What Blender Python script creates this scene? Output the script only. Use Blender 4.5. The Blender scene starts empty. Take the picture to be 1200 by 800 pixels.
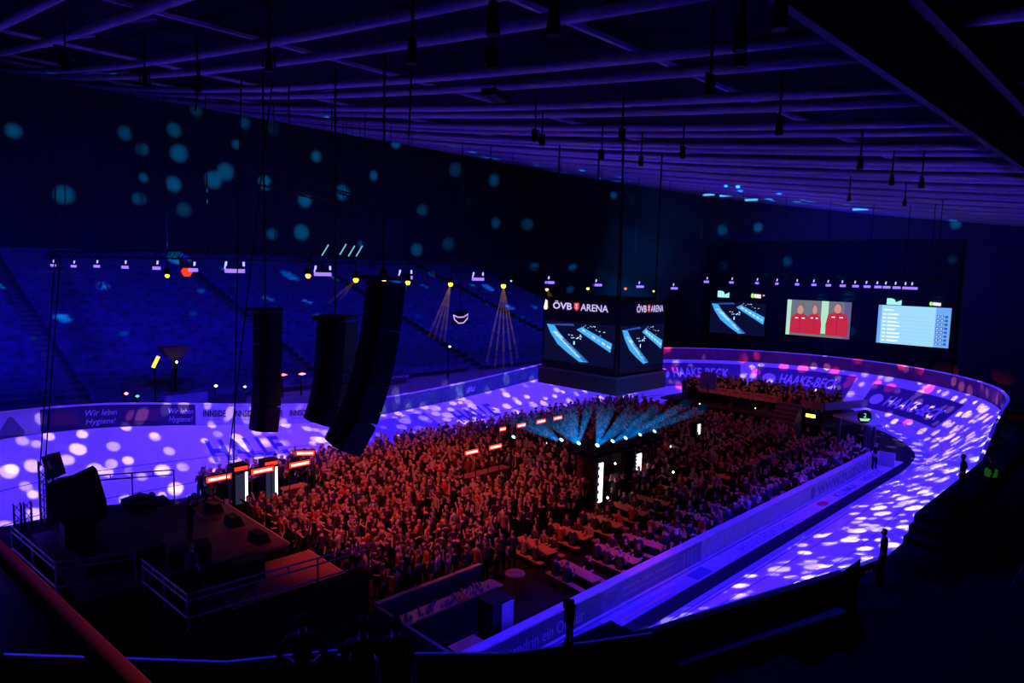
import bpy, math, random
from mathutils import Vector, Matrix
random.seed(7)
D = bpy.data
sc = bpy.context.scene
col = sc.collection
R_ = math.radians
PI = math.pi
S2 = math.sqrt(.5)
sc.view_settings.view_transform = 'Standard'

# ------------------------------------------------------------------ camera
F_PX, ROLL, CAMH = 800.0, R_(1.5), 12.5
PITCH = math.atan((400 - 318) / 800)
def _basis():
    fw = (0, math.cos(PITCH), -math.sin(PITCH)); rt0 = (1, 0, 0); up0 = (0, math.sin(PITCH), math.cos(PITCH))
    rt = [math.cos(ROLL) * a + math.sin(ROLL) * b for a, b in zip(rt0, up0)]
    up = [-math.sin(ROLL) * a + math.cos(ROLL) * b for a, b in zip(rt0, up0)]
    w = lambda d: Vector(((d[0] + d[1]) * S2, (d[1] - d[0]) * S2, d[2]))
    return w(fw), w(rt), w(up)
FW, RT, UP = _basis()
EYE = Vector((0, 0, CAMH))
cd = D.cameras.new('camera'); cam = D.objects.new('camera', cd); col.objects.link(cam)
cd.sensor_width = 36; cd.lens = F_PX / 1200 * 36; cd.clip_start = .05; cd.clip_end = 400
cam.matrix_world = Matrix(((RT.x, UP.x, -FW.x, EYE.x), (RT.y, UP.y, -FW.y, EYE.y), (RT.z, UP.z, -FW.z, EYE.z), (0, 0, 0, 1)))
sc.camera = cam
def ray(px, py):
    return RT * ((px - 600) / F_PX) + UP * ((400 - py) / F_PX) + FW
def at_z(px, py, z):
    d = ray(px, py); return EYE + d * ((z - CAMH) / d.z)
def at_y(px, py, y):
    d = ray(px, py); return EYE + d * (y / d.y)
def at_x(px, py, x):
    d = ray(px, py); return EYE + d * (x / d.x)
def at_d(px, py, dep):
    return EYE + ray(px, py) * dep

# ------------------------------------------------------------------ materials
MATS = {}
def mat(name, rgb, rough=.6, metal=0.0, var=.15, scale=4.0, emit=None, es=0.0):
    if name in MATS: return MATS[name]
    m = D.materials.new(name); m.use_nodes = True
    nt = m.node_tree; b = nt.nodes['Principled BSDF']
    b.inputs['Roughness'].default_value = rough; b.inputs['Specular IOR Level'].default_value = .5 if rough < .85 and max(rgb[:3]) > .03 else (.15 if rough < .9 else 0); b.inputs['Metallic'].default_value = metal
    if var > 0:
        tc = nt.nodes.new('ShaderNodeTexCoord'); nz = nt.nodes.new('ShaderNodeTexNoise')
        nz.inputs['Scale'].default_value = scale; nz.inputs['Detail'].default_value = 3
        mr = nt.nodes.new('ShaderNodeMapRange'); mr.inputs[1].default_value = .3; mr.inputs[2].default_value = .7
        mr.inputs[3].default_value = 1 - var; mr.inputs[4].default_value = 1 + var
        mx = nt.nodes.new('ShaderNodeVectorMath'); mx.operation = 'SCALE'; mx.inputs[0].default_value = rgb[:3]
        nt.links.new(tc.outputs['Object'], nz.inputs['Vector']); nt.links.new(nz.outputs['Fac'], mr.inputs[0])
        nt.links.new(mr.outputs[0], mx.inputs['Scale']); nt.links.new(mx.outputs[0], b.inputs['Base Color'])
    else:
        b.inputs['Base Color'].default_value = (*rgb[:3], 1)
    if emit:
        b.inputs['Emission Color'].default_value = (*emit, 1); b.inputs['Emission Strength'].default_value = es
    MATS[name] = m; return m
def glow(name, rgb, s):
    if name in MATS: return MATS[name]
    m = D.materials.new(name); m.use_nodes = True; nt = m.node_tree; nt.nodes.clear()
    e = nt.nodes.new('ShaderNodeEmission'); e.inputs[0].default_value = (*rgb, 1); e.inputs[1].default_value = s
    o = nt.nodes.new('ShaderNodeOutputMaterial'); nt.links.new(e.outputs[0], o.inputs[0]); MATS[name] = m; return m
def haze(name, rgb, s):  # emissive volume imitating light scattered in the air
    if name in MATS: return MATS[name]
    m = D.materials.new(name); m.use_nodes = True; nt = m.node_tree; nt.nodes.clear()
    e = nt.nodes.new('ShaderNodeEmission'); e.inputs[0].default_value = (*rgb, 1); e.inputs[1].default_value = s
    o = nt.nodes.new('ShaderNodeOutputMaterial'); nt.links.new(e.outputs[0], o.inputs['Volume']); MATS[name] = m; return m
black = mat('black', (.012, .012, .014), .55)
blackcloth = mat('blackcloth', (.018, .017, .02), .95)
steel = mat('steel', (.33, .33, .36), .4, .6)
darksteel = mat('darksteel', (.06, .06, .07), .5, .4)
white = mat('white', (.8, .8, .8), .5, var=.04)
wood = mat('wood', (.78, .76, .74), .5, var=.06, scale=2)
concrete = mat('concrete', (.16, .16, .17), .9)

# ------------------------------------------------------------------ mesh builder
class MB:
    def __init__(s): s.v = []; s.f = []; s.m = []
    def add(s, verts, faces, mi=0):
        b = len(s.v); s.v += [tuple(v) for v in verts]; s.f += [tuple(b + i for i in f) for f in faces]; s.m += [mi] * len(faces); return s
    def box(s, c, size, rz=0, mi=0, M=None):
        x, y, z = size[0] / 2, size[1] / 2, size[2] / 2; cr, sr = math.cos(rz), math.sin(rz)
        vs = []
        for k in (-z, z):
            for a, b in ((-x, -y), (x, -y), (x, y), (-x, y)):
                vs.append((c[0] + a * cr - b * sr, c[1] + a * sr + b * cr, c[2] + k))
        if M: vs = [M @ Vector(v) for v in vs]
        return s.add(vs, [(3, 2, 1, 0), (4, 5, 6, 7), (0, 1, 5, 4), (1, 2, 6, 5), (2, 3, 7, 6), (3, 0, 4, 7)], mi)
    def bx(s, x0, x1, y0, y1, z0, z1, mi=0):
        return s.box(((x0 + x1) / 2, (y0 + y1) / 2, (z0 + z1) / 2), (x1 - x0, y1 - y0, z1 - z0), 0, mi)
    def tube(s, pts, r, n=6, mi=0, r2=None, cap=True):
        pts = [Vector(p) for p in pts]; rings = []
        for i, p in enumerate(pts):
            t = (pts[min(i + 1, len(pts) - 1)] - pts[max(i - 1, 0)]).normalized()
            a = t.cross(Vector((0, 0, 1)) if abs(t.z) < .95 else Vector((1, 0, 0))).normalized(); b = t.cross(a)
            rr = r if r2 is None else r + (r2 - r) * i / (len(pts) - 1)
            rings.append([p + (a * math.cos(2 * PI * k / n) + b * math.sin(2 * PI * k / n)) * rr for k in range(n)])
        vs = [v for q in rings for v in q]; fs = []
        for i in range(len(pts) - 1):
            for k in range(n):
                fs.append((i * n + k, i * n + (k + 1) % n, (i + 1) * n + (k + 1) % n, (i + 1) * n + k))
        if cap: fs.append(tuple(range(n))[::-1]); fs.append(tuple((len(pts) - 1) * n + k for k in range(n)))
        return s.add(vs, fs, mi)
    def prism(s, poly, z0, z1, mi=0):
        n = len(poly); vs = [(p[0], p[1], z0) for p in poly] + [(p[0], p[1], z1) for p in poly]
        return s.add(vs, [tuple(range(n))[::-1], tuple(range(n, 2 * n))] + [(i, (i + 1) % n, n + (i + 1) % n, n + i) for i in range(n)], mi)
    def quad(s, a, b, c, d, mi=0): return s.add([a, b, c, d], [(0, 1, 2, 3)], mi)
    def strip(s, A, B, mi=0):
        n = len(A); return s.add(list(A) + list(B), [(i, i + 1, n + i + 1, n + i) for i in range(n - 1)], mi)
    def lathe(s, c, prof, n=14, mi=0, M=None):
        vs = []; fs = []
        for r, z in prof:
            for k in range(n):
                v = Vector((r * math.cos(2 * PI * k / n), r * math.sin(2 * PI * k / n), z))
                vs.append(Vector(c) + (M @ v if M else v))
        for i in range(len(prof) - 1):
            for k in range(n): fs.append((i * n + k, i * n + (k + 1) % n, (i + 1) * n + (k + 1) % n, (i + 1) * n + k))
        fs.append(tuple(range(n))[::-1]); fs.append(tuple((len(prof) - 1) * n + k for k in range(n)))
        return s.add(vs, fs, mi)
    def build(s, name, mats, parent=None, smooth=False, recenter=True):
        me = D.meshes.new(name)
        off = Vector((0, 0, 0))
        if recenter and s.v:
            lo = [min(v[i] for v in s.v) for i in range(3)]; hi = [max(v[i] for v in s.v) for i in range(3)]
            off = Vector(((lo[0] + hi[0]) / 2, (lo[1] + hi[1]) / 2, lo[2]))
        me.from_pydata([tuple(Vector(v) - off) for v in s.v], [], s.f); me.update()
        for m in (mats if isinstance(mats, (list, tuple)) else [mats]): me.materials.append(m)
        if any(s.m): me.polygons.foreach_set('material_index', s.m)
        if smooth: me.polygons.foreach_set('use_smooth', [True] * len(me.polygons))
        o = D.objects.new(name, me); col.objects.link(o); o.location = off
        if parent is not None:
            o.parent = parent; o.matrix_parent_inverse = parent_matrix(parent).inverted()
        return o
def parent_matrix(p):
    m = p.matrix_basis.copy()
    if p.parent is not None: m = parent_matrix(p.parent) @ p.matrix_parent_inverse @ m
    return m
def tag(o, label=None, cat=None, group=None, kind=None):
    if label: o['label'] = label
    if cat: o['category'] = cat
    if group: o['group'] = group
    if kind: o['kind'] = kind
    return o
def struct(o, label=None, cat=None): return tag(o, label, cat, None, 'structure')
def thing(name, label, cat, loc=(0, 0, 0), rz=0, group=None):
    o = D.objects.new(name, None); col.objects.link(o); o.empty_display_size = .2
    o.location = loc; o.rotation_euler = (0, 0, rz); return tag(o, label, cat, group)
def kids(o): return [c for c in D.objects if c.parent == o]
def copy_tree(o, loc=None, rz=None, label=None, parent=None, ch=None):
    c = o.copy(); col.objects.link(c)
    if parent is not None: c.parent = parent
    for k in (ch[o.name] if ch else kids(o)): copy_tree(k, parent=c, ch=None)
    if loc is not None: c.location = loc
    if rz is not None: c.rotation_euler = (0, 0, rz)
    if label: c['label'] = label
    return c
def ordn(i):
    return ['first', 'second', 'third', 'fourth', 'fifth', 'sixth', 'seventh', 'eighth', 'ninth', 'tenth', 'eleventh', 'twelfth', 'thirteenth', 'fourteenth', 'fifteenth', 'sixteenth', 'seventeenth', 'eighteenth', 'nineteenth', 'twentieth', 'twenty-first', 'twenty-second', 'twenty-third', 'twenty-fourth', 'twenty-fifth', 'twenty-sixth', 'twenty-seventh', 'twenty-eighth'][i]

# text as mesh: verts, faces in a box of height 1 (cap height), x from 0
def text_geo(txt, shear=0.0, bold=0.0):
    cu = D.curves.new('txt', 'FONT'); cu.body = txt; cu.size = 1.0; cu.resolution_u = 2; cu.fill_mode = 'FRONT'; cu.offset = bold; cu.shear = shear
    o = D.objects.new('txt', cu); col.objects.link(o)
    dg = bpy.context.evaluated_depsgraph_get(); ev = o.evaluated_get(dg); me = ev.to_mesh()
    vs = [v.co.copy() for v in me.vertices]; fs = [tuple(p.vertices) for p in me.polygons]
    ev.to_mesh_clear(); D.objects.remove(o); D.curves.remove(cu)
    x0 = min(v.x for v in vs); x1 = max(v.x for v in vs); k = 1 / .69
    return [((v.x - x0) * k, v.y * k) for v in vs], fs, (x1 - x0) * k
def text_on(mb, txt, fn, h, width=None, mi=0, shear=0.0, bold=0.0, center=False):
    vs, fs, w = text_geo(txt, shear, bold); kx = h if width is None else width / w
    x0 = -w * kx / 2 if center else 0
    mb.add([fn(x0 + x * kx, y * h) for x, y in vs], fs, mi); return w * kx

# ------------------------------------------------------------------ track geometry
CXW, CXE, CY, RI = 10.5, 53.5, 25.0, 12.5
LS, LC = 43.0, PI * 12.5
LAP = 2 * (LS + LC)
def ss(t): t = max(0, min(1, t)); return t * t * (3 - 2 * t)
def ring(s, off=0.0):
    s %= LAP; r = RI + off
    if s < LS: return (CXW + s, CY - r)
    s -= LS
    if s < LC: a = -PI / 2 + s / RI; return (CXE + r * math.cos(a), CY + r * math.sin(a))
    s -= LC
    if s < LS: return (CXE - s, CY + r)
    s -= LS; a = PI / 2 + s / RI; return (CXW + r * math.cos(a), CY + r * math.sin(a))
def curve_f(s):
    s %= LAP
    a = min(abs(s - 21.5), abs(s - 21.5 - LAP)) / 26.0           # near straight, middle at X=32
    dn = (LS + LC + 25.5) - s                                     # far straight, middle at X=28
    b = dn / 32.0 if dn > 0 else -dn / 23.0
    return min(ss(a), ss(b))
def bank(s):
    f = curve_f(s); return 1.4 + 2.3 * f, 5.6 - 1.6 * f           # rise, horizontal width
def on_track(s, v, lift=0.0):
    z, w = bank(s); p = ring(s, v * w); return Vector((p[0], p[1], z * v ** 1.12 + lift))
def fence_pt(s, h, off=.12):
    z, w = bank(s); p = ring(s, w + off); return Vector((p[0], p[1], z + h))
def sX(x): return LS + LC + (CXE - x)                             # far straight
def kx(s):                                                        # ds per metre along the outer edge
    s %= LAP; return 1.0 if s < LS or LS + LC <= s < 2 * LS + LC else RI / (RI + bank(s)[1])
def srange(a, b, step=.6):
    n = max(1, int(abs(b - a) / step)); return [a + (b - a) * i / n for i in range(n + 1)]

trk = MB(); SS = srange(0, LAP, .55); VV = [0, .12, .3, .5, .75, 1]
rows = [[on_track(s, v) for s in SS] for v in VV]
for a, b in zip(rows, rows[1:]): trk.strip(a, b)
track = thing('cycling_track', 'pale wooden banked cycling track circling the whole crowded infield', 'track', (32, 25, 0))
trk.build('track_surface', wood, track, smooth=True)
def apron_w(s):
    s %= LAP; t = 0
    if s > LS - 5 and s < LS + LC: t = ss((s - (LS - 5)) / 14)
    return .24 + 1.3 * t
ap = MB(); ap.strip([Vector((*ring(s, -apron_w(s)), .03)) for s in SS], [on_track(s, 0, .03) for s in SS])
ap.build('blue_band', mat('cote', (.42, .42, .62), .5, var=.05), track)
ln = MB(); lm = mat('lineblack', (.03, .03, .05), .6, var=0)
for v0, v1 in ((.035, .047), (.17, .179), (.5, .507)):
    ln.strip([on_track(s, v0, .012) for s in SS], [on_track(s, v1, .012) for s in SS])
ln.build('painted_line', lm, track)
# dark carpet ring inside the band and the inner kerb
dk = MB()
def dark_w(s):
    s %= LAP
    return .68
dk.strip([Vector((*ring(s, -apron_w(s) - dark_w(s)), .02)) for s in SS], [Vector((*ring(s, -apron_w(s)), .02)) for s in SS])
tag(dk.build('safety_mat', mat('matdark', (.03, .03, .035), .9)), 'dark narrow safety mat running along the inside of the track', 'mat')

# bank advertising panels on the far curve: dark violet field, round emblem and letters
adfield = mat('adfield', (.07, .035, .13), .5, var=.05); adlet = mat('adlet', (.8, .8, .85), .5, var=.03)
def curve_ad(deg0, deg1, label, txt='HAAKE-BECK', up=0.0):
    s0 = LS + R_(deg0 + 90) * RI; s1 = LS + R_(deg1 + 90) * RI       # deg0 > deg1, reading from deg0 to deg1
    m = MB(); q = srange(s0, s1, .4)
    for va, vb in ((.30 + up * .5, .55), (.55, .82 + up * .6)):
        m.strip([on_track(s, va, .015) for s in q], [on_track(s, vb, .015) for s in q])
    o = m.build('bank_advert', adfield); tag(o, label, 'advert')
    rise, w = bank((s0 + s1) / 2); L = math.hypot(rise, w); rm = RI + .55 * w
    fn = lambda x, y: on_track(s0 - (x + .6) / rm * RI, .40 + up + y / L, .03)
    t = MB(); W_ = (R_(deg0 - deg1)) * rm
    n = 20; t.add([fn(.55 + .62 * math.cos(2 * PI * k / n), .62 + .62 * math.sin(2 * PI * k / n)) for k in range(n)], [tuple(range(n))])
    t.build('emblem', adlet, o)
    l = MB(); text_on(l, txt, lambda x, y: fn(x + 1.5, y + .12), 1.15, W_ - 3.2, shear=.2, bold=.02); l.build('lettering', adlet, o)
curve_ad(66, 31, 'dark violet painted brewery advert with white letters behind the terrace, nearest the cube', up=.17)
curve_ad(25, -9, 'dark violet painted brewery advert with white letters in the middle of the far bend', up=.14)
curve_ad(-16, -54, 'dark violet painted brewery advert with white letters on the bend above the judges platform')
# far straight lettering and field
def straight_letters(txt, x0, x1, v0, h, label, mtl, name='track_lettering', bold=.03):
    rise, w = bank(sX((x0 + x1) / 2)); L = math.hypot(rise, w)
    m = MB(); text_on(m, txt, lambda x, y: on_track(sX(x0 + x), v0 + y / L, .03), h, x1 - x0, bold=bold)
    return tag(m.build(name, mtl), label, 'lettering')
inkblue = mat('inkblue', (.10, .09, .30), .5, var=0)
straight_letters('HALLE', 15.3, 20.0, .42, 1.75, 'large dark HALLE lettering painted on the far straight behind the bar signs', inkblue)
straight_letters('HALLE', 34.6, 38.6, .42, 1.7, 'smaller dark HALLE lettering painted on the far straight left of the cube', inkblue)
fld = MB(); q = srange(sX(24.2), sX(32.6))
for va, vb in ((.2, .5), (.5, .86)): fld.strip([on_track(s, va, .015) for s in q], [on_track(s, vb, .015) for s in q])
tag(fld.build('bank_advert', mat('adfield2', (.25, .22, .5), .5)), 'plain darker violet advert field painted on the far straight', 'advert')

# ------------------------------------------------------------------ outer fence boards
rail_l = mat('raillight', (.75, .7, .8), .4, var=0)
def fence_board(s0, s1, mtl, label, h=1.2, name='fence_board', group=None, top=rail_l, off=.12, z0=0.0):
    m = MB(); q = srange(s0, s1, .6)
    A = [fence_pt(s, z0, off) for s in q]; B = [fence_pt(s, h, off) for s in q]; A2 = [fence_pt(s, z0, off + .08) for s in q]; B2 = [fence_pt(s, h, off + .08) for s in q]
    m.strip(A, B); m.strip(A2, B2); m.strip(B, B2)
    m.quad(A[0], B[0], B2[0], A2[0]); m.quad(A[-1], B[-1], B2[-1], A2[-1])
    o = m.build(name, mtl); tag(o, label, 'fence board', group)
    if top:
        r = MB(); C = [fence_pt(s, h, off - .04) for s in q]; Dd = [fence_pt(s, h + .09, off - .04) for s in q]; E_ = [fence_pt(s, h + .09, off + .14) for s in q]
        r.strip(C, Dd); r.strip(Dd, E_); r.build('top_rail', top, o)
    return o
boardwhite = mat('boardwhite', (.72, .70, .74), .5, var=.03); boarddark = mat('boarddark', (.05, .035, .12), .5)
boardteal = mat('boardteal', (.08, .16, .22), .5, var=.6, scale=9); boardmar = mat('boardmar', (.20, .05, .10), .5, var=.25, scale=2)
sW0, sWA, sWB, sNC = 142.0, 127.7, sX(15.3), sX(27.6)
fb = fence_board(sW0, sWA, boardwhite, 'white fence board with dark triangle logo above the left track bend', 1.25)
fb2 = fence_board(sWA, sWB, boarddark, 'long dark fence board with white handwriting style slogan on left track', 1.25)
fb3 = fence_board(sWB, sNC, boardwhite, 'white fence board with repeated dark hotel lettering behind the hanging speakers', 1.25)
fb4 = fence_board(sNC, sX(50), boardteal, 'dark teal leaf patterned fence board along the far straight', 1.2)
fb5 = fence_board(sX(50), LS + R_(100) * RI + 12, boardteal, 'plain end of the teal fence boards hidden behind the cube', 1.2)
fb6 = fence_board(LS + R_(100) * RI + 12, LS + 4, boardmar, 'tall maroon fence board with light top rail around the far bend', 1.15)
fb7 = fence_board(LS + 4, -4, mat('boardback', (.05, .05, .08), .7), 'dark fence board along the near straight beside the spectator walkway', 1.1)
def on_fence(s0, x, y): return fence_pt(s0 - x * kx(s0), y, .07)
for xx, w1, w2 in ((9.65, 1.7, 1.6), (13.7, 1.45, 1.4)):
    t = MB(); text_on(t, 'Wir leben', lambda x, y: on_fence(sX(xx), x, .70 + y), .32, w1, shear=.25); text_on(t, 'Hygiene!', lambda x, y: on_fence(sX(xx), x, .22 + y), .32, w2, shear=.25); t.build('lettering', adlet, fb2)
t = MB()
for xx, ww in ((8.4, 1.3), (11.3, 1.9)):
    t = MB(); t.strip([on_fence(sX(xx), a * ww, .3) for a in (0, .33, .66, 1)], [on_fence(sX(xx), a * ww, .95) for a in (0, .33, .66, 1)])
    t.build('faded_logo', mat('fadedred', (.14, .03, .10), .6), fb2)
for i in range(6):
    t = MB(); text_on(t, 'INNSiDE', lambda x, y: on_fence(sX(15.75 + i * 1.98), x, .52 + y), .40, 1.45, bold=.02); text_on(t, 'BY MELIÁ', lambda x, y: on_fence(sX(16.0 + i * 1.98), x, .30 + y), .08, .8)
    t.build('lettering', mat('inkdark', (.02, .015, .06), .6, var=0), fb3)
tri = [(.5 + .5 * math.cos(a) * 1.0, .0 + math.sin(a)) for a in (0,)]
t = MB(); P = []
for cx, cy, a0 in ((.18, .2, 180), (1.02, .2, -60), (.6, .86, 60)):
    for k in range(5): a = R_(a0 + k * 30); P.append((cx + .16 * math.cos(a), cy + .16 * math.sin(a)))
t.add([fence_pt(129.2 - x * .8, y + .02, .07) for x, y in P], [tuple(range(len(P)))]); t.build('triangle_logo', mat('logogrey', (.16, .15, .22), .5), fb)
t = MB()
text_on(t, '#u', lambda x, y: on_fence(sX(37.5), x, .35 + y), .5, 1.0, shear=.3, bold=.03)
t.build('lettering', adlet, fb4)
t = MB(); text_on(t, 'S', lambda x, y: on_fence(sX(46.2), x, .3 + y), .6, .9, bold=.05); t.build('red_logo', mat('redpaint', (.6, .03, .05), .5), fb4)
for i, xx in enumerate((30.5, 31.6, 44.0)):
    t = MB(); t.add([on_fence(sX(xx), .3 * math.cos(2 * PI * k / 10), .55 + .35 * math.sin(2 * PI * k / 10)) for k in range(10)], [tuple(range(10))]); t.build('leaf_motif', mat('leafgreen', (.16, .32, .2), .5), fb4)

# ------------------------------------------------------------------ infield barrier, apron banners (near straight)
BY = 14.35
def infield_board(x0, x1, mtl, label, ledge=True):
    m = MB(); m.bx(x0, x1, BY, BY + .10, .02, 1.02)
    o = m.build('infield_barrier', mtl); tag(o, label, 'barrier')
    l = MB(); l.bx(x0, x1, BY - .03, BY + .34, 1.02, 1.09); l.build('top_ledge', mat('ledge', (.62, .55, .66), .5), o)
    k = MB(); k.bx(x0, x1, BY - .12, BY, .02, .12); k.build('foot_ledge', mat('ledge2', (.4, .4, .5), .5), o)
    return o
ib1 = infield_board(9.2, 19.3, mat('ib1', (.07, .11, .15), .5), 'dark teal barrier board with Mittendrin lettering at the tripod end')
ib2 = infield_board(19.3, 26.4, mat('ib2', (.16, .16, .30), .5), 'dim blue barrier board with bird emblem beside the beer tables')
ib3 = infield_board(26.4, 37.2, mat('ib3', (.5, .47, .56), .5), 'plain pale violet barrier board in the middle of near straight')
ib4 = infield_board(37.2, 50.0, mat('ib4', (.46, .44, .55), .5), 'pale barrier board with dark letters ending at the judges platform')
bf = lambda x0, z0: (lambda x, y: Vector((x0 + x, BY - .012, z0 + y)))
pale = mat('palelet', (.5, .5, .62), .5, var=0)
t = MB(); text_on(t, 'Mittendrin ein Ort für', bf(13.9, .28), .44, 4.4); t.build('lettering', pale, ib1)
t = MB(); e = [(.1, .5), (.3, .75), (.55, .78), (.75, .62), (.98, .66), (.82, .5), (.7, .34), (.45, .28), (.42, .1), (.36, .1), (.37, .3), (.2, .38)]
t.add([bf(19.5, .08)(x * .9, y * .95) for x, y in e], [tuple(range(len(e)))]); t.build('bird_emblem', mat('dimlet', (.10, .10, .2), .5, var=0), ib2)
t = MB()
for i, (a, b) in enumerate(((20.6, 21.7), (21.9, 22.6), (22.8, 24.2))): t.bx(a, b, BY - .012, BY - .01, .62, .74)
t.bx(20.6, 24.2, BY - .012, BY - .01, .36, .44)
for i in range(4): t.bx(24.9 + i * .32, 25.05 + i * .32, BY - .012, BY - .01, .2, .9)
t.build('faint_print', mat('dimlet2', (.27, .27, .42), .5, var=0), ib2)
t = MB(); text_on(t, 'WWW.PUSDORF', bf(39.3, .22), .55, 8.6, bold=.02); t.add([bf(38.3, .12)(.32 * math.cos(2 * PI * k / 14) + .35, .36 * math.sin(2 * PI * k / 14) + .38) for k in range(14)], [tuple(range(14))])
t.build('lettering', mat('dimlet3', (.14, .13, .34), .5, var=0), ib4)
def floor_banner(x0, x1, mtl, label):
    m = MB(); m.bx(x0, x1, 13.43, BY - .13, .02, .04); o = m.build('floor_banner', mtl); return tag(o, label, 'banner')
gf = lambda x0, y0: (lambda x, y: Vector((x0 + x, y0 + y, .046)))
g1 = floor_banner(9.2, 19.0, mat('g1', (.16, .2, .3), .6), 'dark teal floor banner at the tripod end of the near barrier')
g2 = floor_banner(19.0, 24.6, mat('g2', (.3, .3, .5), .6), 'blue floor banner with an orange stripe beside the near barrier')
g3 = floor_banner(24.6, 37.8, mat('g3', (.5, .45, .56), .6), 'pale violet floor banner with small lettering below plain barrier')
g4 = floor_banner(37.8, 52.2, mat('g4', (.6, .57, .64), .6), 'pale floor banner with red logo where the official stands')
t = MB(); text_on(t, 'system', gf(13.2, 13.6), .3, 2.2); t.bx(15.9, 17.6, 13.55, 13.67, .042, .048); t.bx(16.1, 17.2, 13.75, 13.9, .042, .048); t.build('lettering', pale, g1)
t = MB(); t.bx(18.95 + .6, 23.0, 13.62, 13.72, .042, .048); t.build('orange_stripe', mat('orstripe', (.8, .35, .25), .5, var=0), g2)
t = MB(); t.bx(19.3, 23.8, 13.95, 14.1, .042, .048); t.build('faint_print', mat('dimlet4', (.4, .4, .7), .5, var=0), g2)
t = MB(); t.bx(24.7, 26.0, 13.5, 14.1, .042, .048); t.build('emblem', inkblue, g3)
t = MB(); text_on(t, 'HENRI FORTIRO', gf(29.0, 13.55), .52, 5.4); t.build('lettering', inkblue, g3)
t = MB(); text_on(t, 'KLIMA', gf(40.6, 13.55), .5, 3.4, bold=.02); text_on(t, 'WERDER', gf(45.0, 13.55), .5, 3.6, bold=.02); t.build('lettering', mat('dimlet5', (.09, .08, .22), .5, var=0), g4)
t = MB(); t.add([gf(38.7, 13.8)(.55 * math.cos(2 * PI * k / 14), .28 * math.sin(2 * PI * k / 14)) for k in range(14)], [tuple(range(14))]); t.build('red_logo', mat('redpaint', (.6, .03, .05), .5), g4)
# thin vertical box standing on the light barrier at the far bend: white end board
m = MB(); m.bx(50.0, 50.1, 13.4, 15.2, .02, 1.0); tag(m.build('end_board', mat('ib4', (.5,) * 3), None), 'short cross board closing the near barrier at judges platform', 'barrier')

# ------------------------------------------------------------------ shell
fl = MB(); fl.bx(-40, 86, -14, 82, -.3, 0); struct(fl.build('floor', mat('floor', (.022, .016, .018), .7, var=.2, scale=.8)))
wl = MB(); wl.bx(-40, 86, 80, 80.4, 0, 31); struct(wl.build('wall_far', mat('wallfar', (.09, .09, .11), .9, var=.1, scale=.3)))
wl = MB(); wl.bx(82.4, 82.8, -14, 80, 0, 31); struct(wl.build('wall_end', mat('wallend', (.12, .12, .16), .9, var=.1, scale=.3)))
wl = MB(); wl.bx(-40.4, -40, -14, 80, 0, 31); struct(wl.build('wall_stage', mat('wallfar', (0,) * 3)))
wl = MB(); wl.bx(-40, 86, -14.4, -14, 0, 31); struct(wl.build('wall_near', mat('wallfar', (0,) * 3)))
def roof(Y): return 18.7 + .12 * (Y - 16.6) + .0009 * (Y - 16.6) ** 2
YS = [-14 + i * 3.92 for i in range(25)]
m = MB(); m.strip([(-40, y, roof(y) + 1.0) for y in YS], [(86, y, roof(y) + 1.0) for y in YS]); struct(m.build('ceiling', mat('ceil', (.016, .013, .03), .9, var=.3, scale=.25)))
tubem = mat('tubem', (.5, .45, .62), .45, var=.1)
xk = 4.6; ti = 0
while xk < 82:
    for dx in (0, 1.75):
        ti += 1
        m = MB(); m.tube([(xk + dx, y, roof(y)) for y in YS if y > 5.5] , .16, 8); o = struct(m.build('ceiling_tube', tubem, smooth=True))
    for y in range(9, 76, 7):
        b = MB(); yy = y + (xk * 1.7) % 3; b.tube([(xk + 1.9, yy, roof(yy) + .1), (xk + 3.3, yy - .3, roof(yy) + .55)], .07, 5); b.build('brace', tubem, o)
    for y in range(6, 5, 7): pass
    m = MB(); m.tube([(xk, y, roof(y)) for y in YS[:5] + [3.6]], .15, 8); struct(m.build('ceiling_tube', tubem, smooth=True))
    xk += 5.15
for k, y in enumerate((12, 24, 38, 54, 70)):
    m = MB(); m.tube([(-10, y, roof(y) + .75), (82, y, roof(y) + .75)], .12, 6); struct(m.build('ceiling_purlin', tubem))
m = MB(); m.bx(2, 82.4, 3.7, 5.1, 16.9, 17.5); struct(m.build('beam_roof', mat('beam', (.004, .004, .006), .95)))
m = MB(); m.bx(2, 82.4, 5.1, 5.3, 16.92, 17.05); m.bx(2, 82.4, 3.5, 3.7, 16.92, 17.05); struct(m.build('beam_flange', mat('beamedge', (.04, .03, .06), .8)))

# far stand (behind the far straight): broad stepped tribune with seat rows
m = MB(); n = 34
prof = [(46.2, 0), (46.2, 2.9)]
for k in range(n): y = 46.6 + k * .96; z = 2.9 + k * .29; prof += [(y, z), (y, z + .29)]
prof += [(79.9, prof[-1][1]), (79.9, 0)]
for x0, x1 in ((-38, 70),):
    m.add([(x0, y, z) for y, z in prof] + [(x1, y, z) for y, z in prof], [tuple(range(len(prof)))[::-1], tuple(range(len(prof), 2 * len(prof)))] + [(i, (i + 1) % len(prof), len(prof) + (i + 1) % len(prof), len(prof) + i) for i in range(len(prof))])
struct(m.build('stand_steps', mat('standm', (.22, .22, .27), .8)))
seat = MB()
for k in range(0, n):
    y = 46.6 + k * .96 + .62; z = 2.9 + k * .29 + .29
    for x0, x1 in ((-38, 10), (10.9, 26), (26.9, 42), (42.9, 58), (58.9, 70)):
        if x0 < 15 < x1 and 3 < k < 13: pass
        x = x0 + .3
        seat.bx(x0 + .2, x1 - .2, y - .4, y - .02, z + .38, z + .43); seat.bx(x0 + .2, x1 - .2, y - .02, y + .04, z + .4, z + .8)
struct(seat.build('stand_seat_rows', mat('seatblue', (.10, .11, .30), .5, var=.5, scale=1.6)))
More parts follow.
